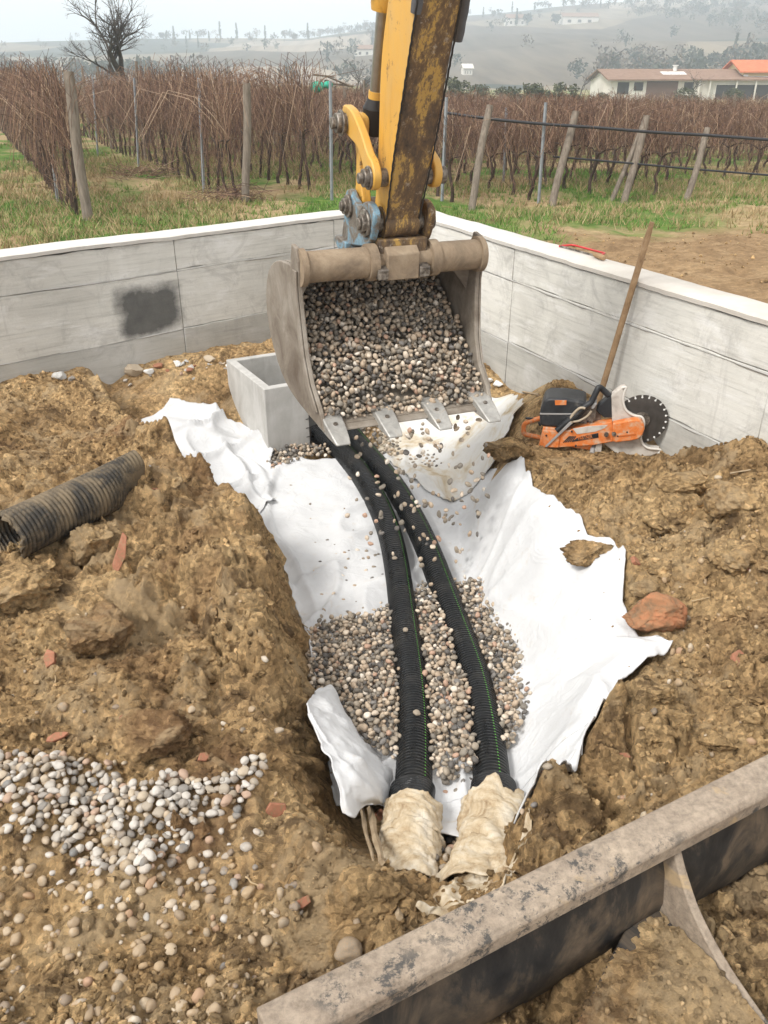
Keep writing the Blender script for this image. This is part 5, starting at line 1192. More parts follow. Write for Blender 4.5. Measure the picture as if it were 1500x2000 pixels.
cb = MB(); cb.tube([(q[0], -.05, q[1]) for q in [sxz(*p) for p in spline([(505, 430), (495, 390), (520, 340), (560, 300), (600, 300)], 30)]], .007, 8); cb.tube([(q[0], -.045, q[1]) for q in [sxz(*p) for p in spline([(510, 415), (560, 405), (620, 365), (650, 320)], 30)]], .006, 8); obj('water_hose', cb.mesh('water_hose', flat('pale_hose', (.36, .30, .22), .6), 60), saw)
eng = MB(); 
for i in range(7): a = sxz(585 + i * 16, 330 + (i % 3) * 12); eng.box((a[0], .03, a[1] - .01), (.010, .07, .10))
eng.box((sxz(640, 400)[0], .05, sxz(640, 390)[1]), (.12, .06, .09)); obj('cylinder_fins', eng.mesh('cylinder_fins', M_STEEL), saw)
sp_('filler_cap', [(640, 285), (670, 258), (690, 268), (668, 312), (648, 312)], -.03, .02, M_LGREY, None, False, .004)
sp_('dusty_flank', [(520, 470), (640, 440), (790, 418), (770, 445), (700, 480), (560, 512)], -.0475, -.044, M_DUST, None, False, .001)
belt = sp_('belt_guard', [(825, 398), (900, 376), (990, 352), (1030, 352), (1062, 380), (1075, 420), (1066, 470), (1040, 505), (990, 522), (870, 548), (842, 540)], -.058, -.012, M_ORANGE, None, False, .006)
sp_('guard_slot', [(880, 490), (1010, 462), (1018, 470), (1008, 480), (882, 502)], -.0592, -.056, simple('darker_orange', [(.3, (.40, .10, .02)), (.7, (.48, .13, .03))], 20), belt, False, .001)
for (zx, zy) in ((788, 490), (846, 478)):
    b_ = MB(); q = sxz(zx, zy); b_.cyl((q[0], -.064, q[1]), (q[0], -.045, q[1]), .011, 18); b_.cyl((q[0], -.068, q[1]), (q[0], -.06, q[1]), .006, 6); obj('bolt', b_.mesh('bolt', M_STEEL, 30), saw)
for zx, zy in ((516, 490), (316, 538), (560, 604), (945, 456), (878, 494)):
    b_ = MB(); q = sxz(zx, zy); b_.cyl((q[0], -.0592, q[1]), (q[0], -.045, q[1]), .0045, 10); obj('bolt', b_.mesh('bolt', M_SAWBLK), saw)
for i in range(5): sp_('vent_slot', [(455 + i * 17, 588 - i * 3), (462 + i * 17, 592 - i * 3), (506 + i * 12, 535 - i * 1), (499 + i * 12, 531 - i * 1)], -.0465, -.044, M_DARK, None, False, None)
plt = sp_('name_plate', [(522, 580), (560, 545), (600, 525), (725, 488), (732, 525), (640, 548)], -.0475, -.044, M_SAWBLK, None, False, .001)
tcv = bpy.data.curves.new('lettering', 'FONT'); tcv.body = 'PARTNER'; tcv.size = .034; tcv.extrude = .0006; tcv.space_character = 1.0
to = bpy.data.objects.new('lettering_curve', tcv); COL.objects.link(to); bpy.context.view_layer.update()
tme = bpy.data.meshes.new_from_object(to.evaluated_get(bpy.context.evaluated_depsgraph_get())); bpy.data.objects.remove(to)
xs_ = [v.co.x for v in tme.vertices]; wid = max(xs_) - min(xs_); target_w = 112 * K
tme.materials.clear(); tme.materials.append(M_ORANGE); q = sxz(574, 558)
lo = obj('lettering', tme, saw, (q[0], -.0488, q[1]), (R(90), -R(14), 0), (target_w / wid, .85, 1))
gu = [(790, 205), (826, 168), (862, 138), (893, 132), (888, 165), (884, 215), (896, 270), (930, 318), (985, 345), (1045, 352), (1070, 400), (1064, 470), (1062, 520), (1090, 570), (1140, 596), (1226, 600), (1215, 634), (1160, 664), (1100, 670), (1010, 686), (905, 676), (850, 640), (790, 600), (760, 575), (840, 540), (820, 390)]
gd = sp_('blade_guard', gu, -.010, .045, M_DUST, None, False, .006)
fl = MB(); fl.tube([(q[0], -.014, q[1]) for q in [sxz(*p) for p in spline(gu[2:17], 70)]], .0065, 8); obj('guard_rim', fl.mesh('guard_rim', flat('pale_dust', (.60, .57, .52), .9), 60), gd)
ug = sp_('guard_top', [(700, 290), (790, 205), (820, 180), (835, 380), (760, 388), (690, 340)], -.005, .05, M_SAWBLK, None, False, .005)
dm = MB(); dc = sxz(1052, 384); nsg = 22; per = 12; Rr = 200 * K * 1.02; ring = []
for i in range(nsg):
    for j in range(per):
        t = 2 * math.pi * (i + j / per) / nsg; r_ = Rr if j < per - 2 else Rr * .90
        if j < per - 2 and j % 2: r_ = Rr * .988
        ring.append((dc[0] + r_ * math.cos(t), dc[1] + r_ * math.sin(t)))
inner = [(dc[0] + .012 * math.cos(2 * math.pi * i / (nsg * per)), dc[1] + .012 * math.sin(2 * math.pi * i / (nsg * per))) for i in range(nsg * per)]
n = nsg * per; V_ = []
for y_ in (.014, .019):
    V_ += [(a, y_, b) for a, b in ring] + [(a, y_, b) for a, b in inner]
dm.add(V_, [(i, (i + 1) % n, n + (i + 1) % n, n + i) for i in range(n)] + [(2 * n + i, 3 * n + i, 3 * n + (i + 1) % n, 2 * n + (i + 1) % n) for i in range(n)] + [(i, 2 * n + i, 2 * n + (i + 1) % n, (i + 1) % n) for i in range(n)])
dsc = obj('disc', dm.mesh('disc', M_DISC), saw)
for i in range(nsg):                                            # bright slot ends
    t = 2 * math.pi * (i + 10.6 / per) / nsg; b_ = MB(); a_ = np.array([math.cos(t), math.sin(t)])
    p_ = np.array(dc) + a_ * Rr * .905; b_.cyl((p_[0], .0125, p_[1]), (p_[0], .0205, p_[1]), .005, 10); p2_ = np.array(dc) + a_ * Rr * .955; b_.tube([(p_[0], .0128, p_[1]), (p2_[0], .0128, p2_[1])], .0018, 5)
    obj('slot', b_.mesh('slot', M_WHITE), dsc)
hbm = MB(); hbm.cyl((dc[0], .005, dc[1]), (dc[0], .03, dc[1]), .04, 28); obj('flange', hbm.mesh('flange', M_STEEL, 30), saw)
exh = MB(); q = sxz(693, 668); exh.cyl((q[0], -.05, q[1] + .006), (q[0] + .01, .03, q[1] + .05), .013, 18); exh.cyl((q[0] - .001, -.052, q[1] + .006), (q[0], -.048, q[1] + .006), .009, 14, 1); obj('exhaust_pipe', exh.mesh('exhaust_pipe', [M_LGREY, M_DARK], 40), saw)
sp_('torn_guard_foot', [(720, 590), (765, 585), (768, 640), (750, 700), (735, 655), (715, 660)], -.03, -.022, M_DUST, None, False, .001)
sp_('base_tray', [(480, 625), (690, 600), (690, 650), (560, 645)], -.02, .12, M_ORANGE, None, False, .004)

# ------------------------------------------------------------------ tools
# wooden handle leaning on the right wall
t0 = W(1162, 792, .2); t0[2] = float(G(t0[0], t0[1])) - .02; t1 = np.array([1.301, 4.361, WTOP + .012]) - np.array([*nR * .022, 0]); ext = t1 + (t1 - t0) * .36
mb = MB(); pts_ = [t0 + (ext - t0) * t for t in np.linspace(0, 1, 14)]; mb.tube(pts_, [.0165] * 12 + [.016, .011], 14)
tag(obj('tool_handle', mb.mesh('tool_handle', M_WOOD, 50, t0), loc=t0), 'long wooden tool handle leaning against the pale wall behind the saw', 'handle')
# red hacksaw on the wall top
ha0, ha1 = W(1092, 484, WTOP), W(1158, 502, WTOP); hk = empty('hacksaw', (ha0[0], ha0[1], WTOP + .002), math.atan2((ha1 - ha0)[1], (ha1 - ha0)[0])); tag(hk, 'red hacksaw with a wooden handle lying on the wall top', 'hacksaw')
ln = float(np.linalg.norm(ha1 - ha0)); ln = max(ln, .25)
mb = MB(); mb.tube([(0, 0, .008), (.0, .085, .008), (.02, .10, .008), (ln - .02, .10, .008), (ln, .07, .008), (ln + .03, .02, .008)], .006, 8); obj('frame', mb.mesh('frame', M_REDP, 60), hk)
mb = MB(); mb.box((ln / 2, 0.004, .008), (ln, .003, .011)); obj('blade', mb.mesh('blade', M_STEEL), hk)
mb = MB(); mb.tube([(ln + .01, .0, .012), (ln + .04, -.005, .014), (ln + .10, -.015, .014), (ln + .125, -.02, .013)], [.010, .014, .016, .012], 12); obj('grip', mb.mesh('grip', M_WOOD, 60), hk)
# green-handled shears and red-tipped tool by the disc
g0 = Wg(1302, 838); tl = empty('garden_shears', (g0[0], g0[1], g0[2] + .03), -.1); tag(tl, 'green-handled tool lying behind the red-tipped grip by the disc', 'tool')
mb = MB(); mb.tube([(0, 0, 0), (.05, 0, .004), (.085, 0, .004)], [.008, .010, .006], 10); mb.tube([(.12, 0, .004), (.155, -.002, .003), (.19, -.004, .002)], [.007, .010, .008], 10); obj('grip', mb.mesh('grip', M_GRNP, 60), tl)
mb = MB(); mb.tube([(.08, 0, .004), (.13, 0, .004)], .005, 8); obj('shank', mb.mesh('shank', M_WHITE, 60), tl)
g0 = Wg(1308, 848); tl = empty('screwdriver', (g0[0], g0[1], g0[2] + .02), -.28); tag(tl, 'black screwdriver grip with a red end on the soil by the saw disc', 'screwdriver')
mb = MB(); mb.tube([(0, 0, 0), (.01, 0, 0), (.05, 0, 0), (.07, 0, 0)], [.010, .0145, .014, .012], 12); obj('grip', mb.mesh('grip', M_SAWBLK, 60), tl)
mb = MB(); mb.tube([(.07, 0, 0), (.08, 0, 0), (.10, 0, 0), (.107, 0, 0)], [.012, .0145, .0145, .010], 12); obj('end_cap', mb.mesh('end_cap', M_REDP, 60), tl)
# splinters of wood and rags by the left wrapped pipe, board ends
def stick(name, a, b, w0, w1, mt, label, cat):
    mb = MB(); pts_ = [a + (b - a) * t + np.array([.002 * math.sin(t * 9), .002 * math.cos(t * 7), .002 * math.sin(t * 5)]) for t in np.linspace(0, 1, 9)]
    mb.tube(pts_, np.linspace(w0, w1, 9) * (1 + .15 * np.sin(np.arange(9) * 1.9 + a[0] * 50)), 4); o = obj(name, mb.mesh(name, mt, 40, a), loc=a); return tag(o, label, cat)
M_PALEW = simple('split_pale_wood', [(.3, (.24, .17, .10)), (.65, (.42, .33, .22))], 18, .9, 0, .5, 40, .004)
M_STRAWST = flat('dry_straw', (.42, .31, .18), .9)
def gz(px, py, up=.012):
    P = Wg(px, py); P[2] += up; return P
stick('wood_splinter', gz(705, 1600, .05), gz(728, 1690, .02), .008, .004, M_PALEW, 'upright pale wood splinter beside the left wrapped pipe', 'splinter')
stick('wood_splinter', gz(722, 1605, .06), gz(745, 1700, .03), .011, .009, M_PALEW, 'thick split piece of pale wood against the left wrapped pipe', 'splinter')
stick('wood_splinter', gz(762, 1720), gz(780, 1800), .006, .009, M_PALEW, 'thin pale strip hanging down the soil below the left wrapped pipe', 'splinter')
stick('wood_splinter', gz(985, 735, .05), gz(998, 748, .0), .012, .006, M_PALEW, 'small board stub standing at the wall corner behind the bucket', 'splinter')
stick('wood_splinter', gz(1425, 930), gz(1465, 922), .004, .003, M_PALEW, 'thin pale twig on the right spoil heap', 'twig')
stick('wood_splinter', gz(1052, 776), gz(1020, 768), .010, .006, M_PALEW, 'flat wood chip on the soil left of the saw', 'splinter')
for i, (a_, b_, lab) in enumerate([((575, 1212), (612, 1238), 'thin dry root poking from the trench face'), ((585, 1225), (616, 1270), 'forked dry root hanging over the trench cloth'), ((62, 885), (92, 888), 'pale straw lying above the old pipe'), ((108, 1340), (112, 1305), 'curled dry root near the big rugged clod'), ((150, 1205), (170, 1215), 'short straw between the clods of the left bank'), ((430, 1080), (452, 1094), 'short straw on the trodden left bank'), ((1110, 960), (1135, 952), 'straw on the soil above the cloth edge'), ((1350, 1180), (1385, 1172), 'straw right of the red block'), ((480, 1720), (505, 1738), 'straw in the soil left of the trench end')]):
    stick('dry_root', gz(*a_, .012), gz(*b_, .014), .0028, .0016, M_STRAWST, lab, 'root')
P = Wg(305, 917); mb = MB(); mb.box((0, 0, 0), (.075, .012, .008)); o = obj('plastic_scrap', mb.mesh('plastic_scrap', M_LGREY), loc=(P[0], P[1], P[2] + .012), rot=(.2, .1, -.4)); bev(o, .002); tag(o, 'thin dark plastic scrap behind the squashed pipe end', 'scrap')

# ------------------------------------------------------------------ vineyard
rd = np.array([-.408, .913]); rn = np.array([.913, .408])
def rowpt(n_, s_): return rn * n_ + rd * s_
def make_vine(seed, canes, drop, wf=1.):
    rs = random.Random(seed); tr = MB(); x = y = 0.; pts_ = []
    lean = rs.uniform(-.12, .12)
    for i in range(7):
        t = i / 6; pts_.append((lean * t + rs.uniform(-.02, .02), rs.uniform(-.03, .03) + .05 * math.sin(t * 5 + seed), t * .82 - .05))
    tr.tube(pts_, [.036, .030, .027, .026, .028, .030, .024], 6)
    top = np.array(pts_[-1]); 
    for sg in (-1, 1):
        tr.tube([top, top + np.array([.02, sg * .18, .10]), top + np.array([0, sg * .42, .14])], [.022, .017, .010], 5)
    cn = MB()
    for i in range(canes):
        yy = rs.uniform(-.46, .46); b = top + np.array([rs.uniform(-.03, .03), yy, .10 + rs.uniform(-.05, .12)])
        h = rs.uniform(.40, 1.05); ox = rs.gauss(0, .26); oy = rs.gauss(0, .36)
        p1 = b + np.array([ox * .25, oy * .3, h * .45]); p2 = b + np.array([ox * .7, oy * .8, h * .85]); p3 = b + np.array([ox * 1.3, oy * 1.5, h])
        p1 = p1 + np.array([rs.gauss(0, .05), rs.gauss(0, .07), 0]); p2 = p2 + np.array([rs.gauss(0, .06), rs.gauss(0, .08), 0]); P4 = [b, p1, p2, p3]
        if rs.random() < drop: P4.append(p3 + np.array([ox * .9 + rs.gauss(0, .05), rs.gauss(0, .10), -rs.uniform(.3, 1.0)]))
        w0 = wf * rs.uniform(.0042, .0062); cn.tube(P4, np.linspace(w0, w0 * .55, len(P4)), 3, 0, False)
    for i in range(int(canes * .75)):                            # hanging tangle from the wires
        yy = rs.uniform(-.5, .5); z1 = rs.uniform(1.2, 1.95); b = np.array([rs.gauss(0, .10), yy, z1])
        cn.tube([b, b + np.array([rs.gauss(0, .08), rs.gauss(0, .1), -.3]), b + np.array([rs.gauss(0, .12), rs.gauss(0, .14), -rs.uniform(.5, 1.25)])], [.0045 * wf, .0038 * wf, .0022 * wf], 3, 0, False)
    for i in range(int(canes * .3)):                             # suckers and trailing prunings low down
        b = np.array([rs.gauss(0, .10), rs.uniform(-.45, .45), rs.uniform(.05, .55)])
        cn.tube([b, b + np.array([rs.gauss(0, .08), rs.gauss(0, .12), rs.uniform(.05, .25)]), b + np.array([rs.gauss(0, .14), rs.gauss(0, .22), rs.uniform(.1, .45)])], [.0045, .004, .0025], 3, 0, False)
    return tr.mesh('trunk', M_BARK, 60), cn.mesh('canes', M_CANE, 180)
VN = [make_vine(k, 46, .6) for k in range(7)]
FARV = []
for k in range(3):
    tr, cn = make_vine(50 + k, 9, .4, 1.6)
    def tri(me):
        bm = bmesh.new(); bm.from_mesh(me); bmesh.ops.triangulate(bm, faces=bm.faces); bm.to_mesh(me); bm.free(); return mesh_arrays(me)
    FARV.append((tri(tr), tri(cn)))
ROWS = [(-3.9, 15.0), (-1.4, 13.6), (1.14, 13.1), (3.78, 14.0), (5.40, 15.0), (7.05, 12.6), (8.45, 12.5), (9.75, 12.6), (10.9, 12.2)] + [(12.6 + 1.9 * i, 13.2 + .35 * i) for i in range(20)]
RNAME = {2: 'thick end post behind the left wall', 3: 'upright grey-wood end post', 5: 'leaning post right of the arm', 6: 'leaning post mid-right', 7: 'dark forked end post', 8: 'last leaning post at the grass'}
allv = []
for ri, (n_, s0) in enumerate(ROWS):
    s_ = s0 + .35
    while s_ < 62:
        p_ = rowpt(n_, s_ + random.uniform(-.08, .08)); s_ += .64
        ux = p_[0] / max(p_[1] * cp + 1.8 * sp, .1) * F_PX
        if abs(ux) > 1250 or (abs(ux) > 840 and s_ > 28): continue
        allv.append((math.hypot(*p_) + (500 if abs(ux) > 840 else 0), ri, p_))
allv.sort(key=lambda q: q[0])
rowang = math.atan2(rd[1], rd[0]) - math.pi / 2
near_v, far_v = allv[:300], allv[300:]
vcount = {}
rowtall = lambda ri: 1.06 if ri <= 4 else .80
for d_, ri, p_ in near_v:
    tr, cn = random.choice(VN); zg = float(vz(p_[0], p_[1]))
    vt = obj('vine', None, loc=(p_[0], p_[1], zg), rot=(0, 0, rowang + random.choice((0, math.pi)) + random.uniform(-.15, .15)))
    sV = random.uniform(.92, 1.08); vt.scale = (sV, sV, sV * rowtall(ri))
    vcount[ri] = vcount.get(ri, 0) + 1; kk_ = vcount[ri]; od = str(kk_) + ('th' if 10 < kk_ % 100 < 14 else {1: 'st', 2: 'nd', 3: 'rd'}.get(kk_ % 10, 'th'))
    if ri in RNAME: tag(vt, od + ' bare vine of the row, counted from the ' + RNAME[ri], 'vine', 'vines in rows')
    else: tag(vt, 'bare vine with dark trunk and brown canes in an unmarked row', 'vine', 'vines in rows')
    obj('trunk', tr, vt); obj('canes', cn, vt)
fp = np.array([(p_[0], p_[1], float(vz(p_[0], p_[1]))) for _, _, p_ in far_v])
for which, mt, nm in ((0, M_BARK, 'far_vine_trunks'), (1, M_CANE, 'far_vine_canes')):
    k = len(fp) if which else min(len(fp), 520)
    RZ = np.array([np.array(Euler((0, 0, rowang + random.choice((0, math.pi)) + random.uniform(-.2, .2))).to_matrix()) for _ in range(k)])
    me = scatter_mesh(nm, fp[:k], rng.uniform(.84, 1.0, k), mt, [f[which] for f in FARV], RZ)
    tag(obj(nm, me), 'brown mass of bare vines stretching to the far end of the vineyard', 'vines', None, 'stuff')
# posts
def post(name, a, b, r, mt, label, group=None, sides=9, cat='post'):
    mb = MB(); pts_ = [a + (b - a) * t + np.array([.012 * math.sin(t * 6 + a[0]), .01 * math.cos(t * 5 + a[1]), 0]) * (1 if mt is M_POST else 0) for t in np.linspace(0, 1, 8)]
    r = r * (.84 if mt is M_POST else 1); mb.tube(pts_, [r * 1.08] + [r] * 6 + [r * .92], sides); o = obj(name, mb.mesh(name, mt, 50 if sides > 5 else 20, a), loc=a); return tag(o, label, cat, group)
def post_px(b, t, r, mt, label, group=None, dy=0., sides=9, name='vineyard_post'):
    A = W(b[0], b[1], .0); A[2] = float(vz(A[0], A[1])); B = Wy(t[0], t[1], A[1] + dy); A = A.copy(); A[2] -= .1
    return post(name, A, B, r, mt, label, group, sides)
post_px((172, 436), (132, 140), .085, M_POST, 'thick weathered wooden end post of the row behind the left wall', None, .1)
post_px((480, 402), (482, 162), .075, M_POST, 'upright grey-wood end post left of the excavator arm', None, .1)
post_px((918, 408), (956, 206), .068, M_POST, 'leaning wooden end post just right of the excavator arm', None, .35)
post_px((1076, 400), (1124, 218), .072, M_POST, 'leaning wooden end post beside the slim galvanised post mid-right', None, .35)
post_px((1218, 392), (1264, 226), .070, M_POST, 'dark forked end post under the black hose', None, .35)
post_px((1192, 390), (1262, 228), .050, M_POST, 'thin strut propping the dark forked end post', None, .3)
post_px((1338, 394), (1384, 250), .062, M_POST, 'leaning wooden end post at the grassy strip on the right', None, .35)
for b_, t_ in (((398, 374), (388, 152)), ((648, 392), (645, 160)), ((863, 394), (872, 190)), ((1052, 396), (1066, 200)), ((984, 352), (989, 210)), ((270, 328), (262, 152)), ((190, 300), (181, 150)), ((112, 392), (98, 270)), ((90, 255), (72, 142))):
    post_px(b_, t_, .026, M_GALV, 'slim galvanised intermediate post standing in a vine row', 'galvanised vineyard posts', 0, 4, 'metal_post')
k = 0
for ri, (n_, s0) in enumerate(ROWS):
    s_ = s0 + 9.0 + (ri % 3) * 1.5
    while s_ < 60 and k < 110:
        p_ = rowpt(n_, s_); zg = float(vz(*p_)); s_ += 5.6
        if abs(p_[0] / (p_[1] * cp + .8) * F_PX) > 830: continue
        hh = (2.12 if ri <= 4 else 1.72) + random.uniform(-.1, .12); A = np.array([p_[0], p_[1], zg - .1]); B = A + np.array([random.gauss(0, .05), random.gauss(0, .05), hh + .1])
        post('row_post', A, B, random.uniform(.04, .055), M_POST, 'weathered wooden post rising above the vines deep in the vineyard', 'wooden posts deep in the vineyard', 6); k += 1
# trellis wires
for ri, (n_, s0) in enumerate(ROWS[:10]):
    for hgt_ in (.85, 1.45):
        a, b = rowpt(n_, s0), rowpt(n_, 60); mb = MB(); mb.tube([(*(a + (b - a) * t), float(vz(*(a + (b - a) * t))) + hgt_ * rowtall(ri)) for t in np.linspace(0, 1, 14)], .0028, 3)
        tag(obj('trellis_wire', mb.mesh('trellis_wire', M_STEEL)), 'thin trellis wire strung along a vine row', 'wire', 'trellis wires')
# hoses across the row ends on the right
for pts_, lab, r_ in (([(868, 220, 15.0), (960, 233, 14.6), (1066, 243, 14.5), (1180, 250, 14.4), (1264, 258, 14.3), (1384, 264, 14.2), (1500, 273, 14.0), (1640, 282, 13.8)], 'black irrigation hose strung high across the row ends', .022), ([(1080, 306, 15.2), (1200, 316, 15.0), (1350, 330, 14.9), (1500, 342, 14.8), (1640, 352, 14.6)], 'lower black hose near the ground across the right rows', .016)):
    mb = MB(); mb.tube(smooth_path([Wy(*q) for q in pts_], 60)[0], r_, 8); tag(obj('irrigation_hose', mb.mesh('irrigation_hose', M_HOSE, 60)), lab, 'hose')
# reel post with green netting
A = W(645, 330, 0.); A[2] -= .1; rp = empty('net_post', A); tag(rp, 'steel post with cross arms and green netting above the vines', 'post')
B = Wy(645, 158, A[1]) - A; mb = MB(); mb.tube([(0, 0, 0), tuple(B)], .035, 6); obj('pole', mb.mesh('pole', M_GALV), rp)
for q0, q1 in (((612, 146), (652, 150)), ((618, 160), (690, 168)), ((640, 150), (684, 168))):
    a_, b_ = Wy(*q0, A[1]) - A, Wy(*q1, A[1] + .4) - A; mb = MB(); mb.tube([a_, b_], .02, 5); obj('cross_arm', mb.mesh('cross_arm', M_POST), rp)
for q0, sz in (((618, 170), .20), ((640, 166), .13)):
    a_ = Wy(*q0, A[1]) - A; mb = MB(); mb.tube([a_ + np.array([-sz * .6, 0, 0]), a_, a_ + np.array([sz * .6, .05, .01])], [sz * .4, sz * .6, sz * .45], 8); obj('netting', mb.mesh('netting', M_TEAL, 60), rp)

# grass
def grass(name, mt, n_, reg, hmin, hmax, label, seed):
    rs = np.random.default_rng(seed); X = rs.uniform(-14, 15, n_ * 6); Y = rs.uniform(8.5, 30, n_ * 6); k = reg(X, Y) > rs.random(n_ * 6); X, Y = X[k][:n_], Y[k][:n_]
    q = 5; X = np.repeat(X, q) + rs.normal(0, .03, len(X) * q); Y = np.repeat(Y, q) + rs.normal(0, .03, len(Y) * q); Z = vz(X, Y) - .01
    h = rs.uniform(hmin, hmax, len(X)); a = rs.uniform(0, 6.28, len(X)); wv = .005 + .004 * rs.random(len(X)); ln_ = rs.normal(0, .5, (len(X), 2)) * h[:, None]
    p0 = np.stack([X - np.cos(a) * wv, Y - np.sin(a) * wv, Z], -1); p1 = np.stack([X + np.cos(a) * wv, Y + np.sin(a) * wv, Z], -1); p2 = np.stack([X + ln_[:, 0], Y + ln_[:, 1], Z + h], -1)
    V_ = np.stack([p0, p1, p2], 1).reshape(-1, 3); me = mesh_np(name, V_, np.arange(len(V_)).reshape(-1, 3)); me.materials.append(mt); tag(obj(name, me), label, 'grass', None, 'stuff')
def reg_green(X, Y):
    base = sstep(-.1, .35, fbm(X * .35, Y * .35, o=3, seed=741))
    base = np.maximum(base, sstep(-3.8, -5, X) * sstep(18, 14, Y) * (X > -9)); base = np.maximum(base, .8 * (Y < 14.2) * (X > -3.5) * (X < 2.2)); base = np.maximum(base, .9 * (X > 3.2) * (Y > 13.6) * (Y < 20))
    return base * (1 - .97 * ((Y - .35 * X) < 9.8)) * (1 / (1 + Y * .03))
def reg_dry(X, Y):
    b_ = sstep(.1, .4, fbm(X * .3 + 9, Y * .3, o=3, seed=742)); b_ = np.maximum(b_, ((X < -2.6) & (X > -4.2) & (Y < 18) & (Y > 11)) * .9); b_ = np.maximum(b_, .5 * (X > 1.5) * (Y < 14.5) * (Y > 12)); return b_ * (1 - .9 * ((Y - .35 * X) < 9.8)) * .8
grass('green_grass', M_GRASS, 21000, reg_green, .035, .13, 'fresh green grass and weeds between the vine rows', 751)
grass('dry_grass', M_STRAW, 14000, reg_dry, .05, .17, 'straw-coloured dry grass along the vine rows', 752)
n = 2600; fx = rng.uniform(1.5, 9, n); fy = rng.uniform(6.5, 14.5, n); k = (fy - .35 * fx < 10.2) & (((fx - WR_A[0]) * nR[0] + (fy - WR_A[1]) * nR[1]) > .5); fx, fy = fx[k], fy[k]; sz = .006 + .03 * rng.random(len(fx)) ** 5
me = scatter_mesh('field_clods', np.column_stack([fx, fy, vz(fx, fy) + sz * .3]), sz, M_CRUMB, CR); tag(obj('field_clods', me), 'small clods and stones on the bare strip outside the pale wall', 'soil', None, 'stuff')
# heaps of pruned canes
for (px, py, wd, lab) in ((455, 400, .9, 'heap of pruned canes at the foot of the upright grey-wood post'), (420, 305, 1.6, 'low drift of pruned canes between the left rows'), (290, 350, 1.2, 'pile of pruned canes beside the straw strip')):
    P = W(px, py, 0.); mb = MB()
    for i in range(130):
        c_ = np.array([random.gauss(0, wd * .33), random.gauss(0, wd * .25), abs(random.gauss(.10, .08))]); d_ = np.array([random.gauss(0, 1), random.gauss(0, 1), random.gauss(0, .35)]); d_ /= np.linalg.norm(d_); l_ = random.uniform(.15, .4)
        a_, b_ = c_ - d_ * l_, c_ + d_ * l_; a_[2] = max(a_[2], .0); b_[2] = max(b_[2], .0); mb.tube([a_, c_ + np.array([0, 0, .03]), b_], [.005, .0045, .003], 3, 0, False)
    o = obj('pruning_heap', mb.mesh('pruning_heap', M_CANE, 180), loc=(P[0], P[1], float(vz(P[0], P[1])))); tag(o, lab, 'cuttings')

# ------------------------------------------------------------------ trees
def branch_tree(name, h, seed, mt, spread=1.0, levels=5, r0=None, up=.25):
    rs = random.Random(seed); tr = MB(); cr = MB()
    def grow(p, d, l, r, lev):
        n = 3; pts_ = [p]; q = p.copy(); dd = d.copy()
        for i in range(n):
            dd = dd + np.array([rs.gauss(0, .13), rs.gauss(0, .13), rs.gauss(0, .08) + up * .12 * (lev > 0)]); dd /= np.linalg.norm(dd); q = q + dd * l / n; pts_.append(q.copy())
        (tr if lev == 0 else cr).tube(pts_, np.linspace(r, r * .62, n + 1), 7 if lev < 2 else (4 if lev < 4 else 3), 0, False)
        if lev < levels:
            for i in range(rs.choice((3, 3, 4)) + (1 if lev == 0 else 0)):
                t = rs.uniform(.45, 1.0) if i else 1.0; b_ = pts_[min(n, max(1, int(round(t * n))))]
                v = dd + np.array([rs.gauss(0, .62), rs.gauss(0, .62), rs.gauss(.05, .3)]) * spread; v /= np.linalg.norm(v); grow(np.array(b_), v, l * rs.uniform(.58, .8), r * .58 * rs.uniform(.75, 1), lev + 1)
    grow(np.array([0, 0, 0.]), np.array([.02, 0, 1.]), h * .30, r0 or h * .028, 0)
    return tr.mesh('trunk', mt, 60), cr.mesh('crown', mt, 60)
def tree_at(px, py_base, Y, me2, label, cat='tree', group=None, sc=1., z=None, name='bare_tree'):
    P = Wy(px, py_base, Y); zz = float(vz(P[0], P[1])) if z is None else z
    t = obj(name, None, loc=(P[0], P[1], zz - .1), rot=(0, 0, random.uniform(0, 6.28)), sc=(sc,) * 3); tag(t, label, cat, group)
    for nm, me in zip(('trunk', 'crown'), me2): obj(nm, me, t)
    return t
BT = branch_tree('bare_tree', 7.2, 11, M_TWIG, .95, 6, .24)
tree_at(245, 118, 42, BT, 'tall bare tree with spreading twigs above the left vines').rotation_euler.z = 1.0
BT2 = branch_tree('bare_tree', 4.6, 23, M_TWIG, .8, 4, .08)
tree_at(688, 150, 60, BT2, 'small bare tree beside the cylinder rod, beyond the vines'); tree_at(185, 110, 55, BT2, 'thin bare sapling left of the tall bare tree', sc=.75)
tree_at(1135, 155, 120, BT2, 'bare tree with a nest standing left of the long barn', sc=1.3); tree_at(1350, 180, 108, BT2, 'bare tree in front of the long barn', sc=1.1)
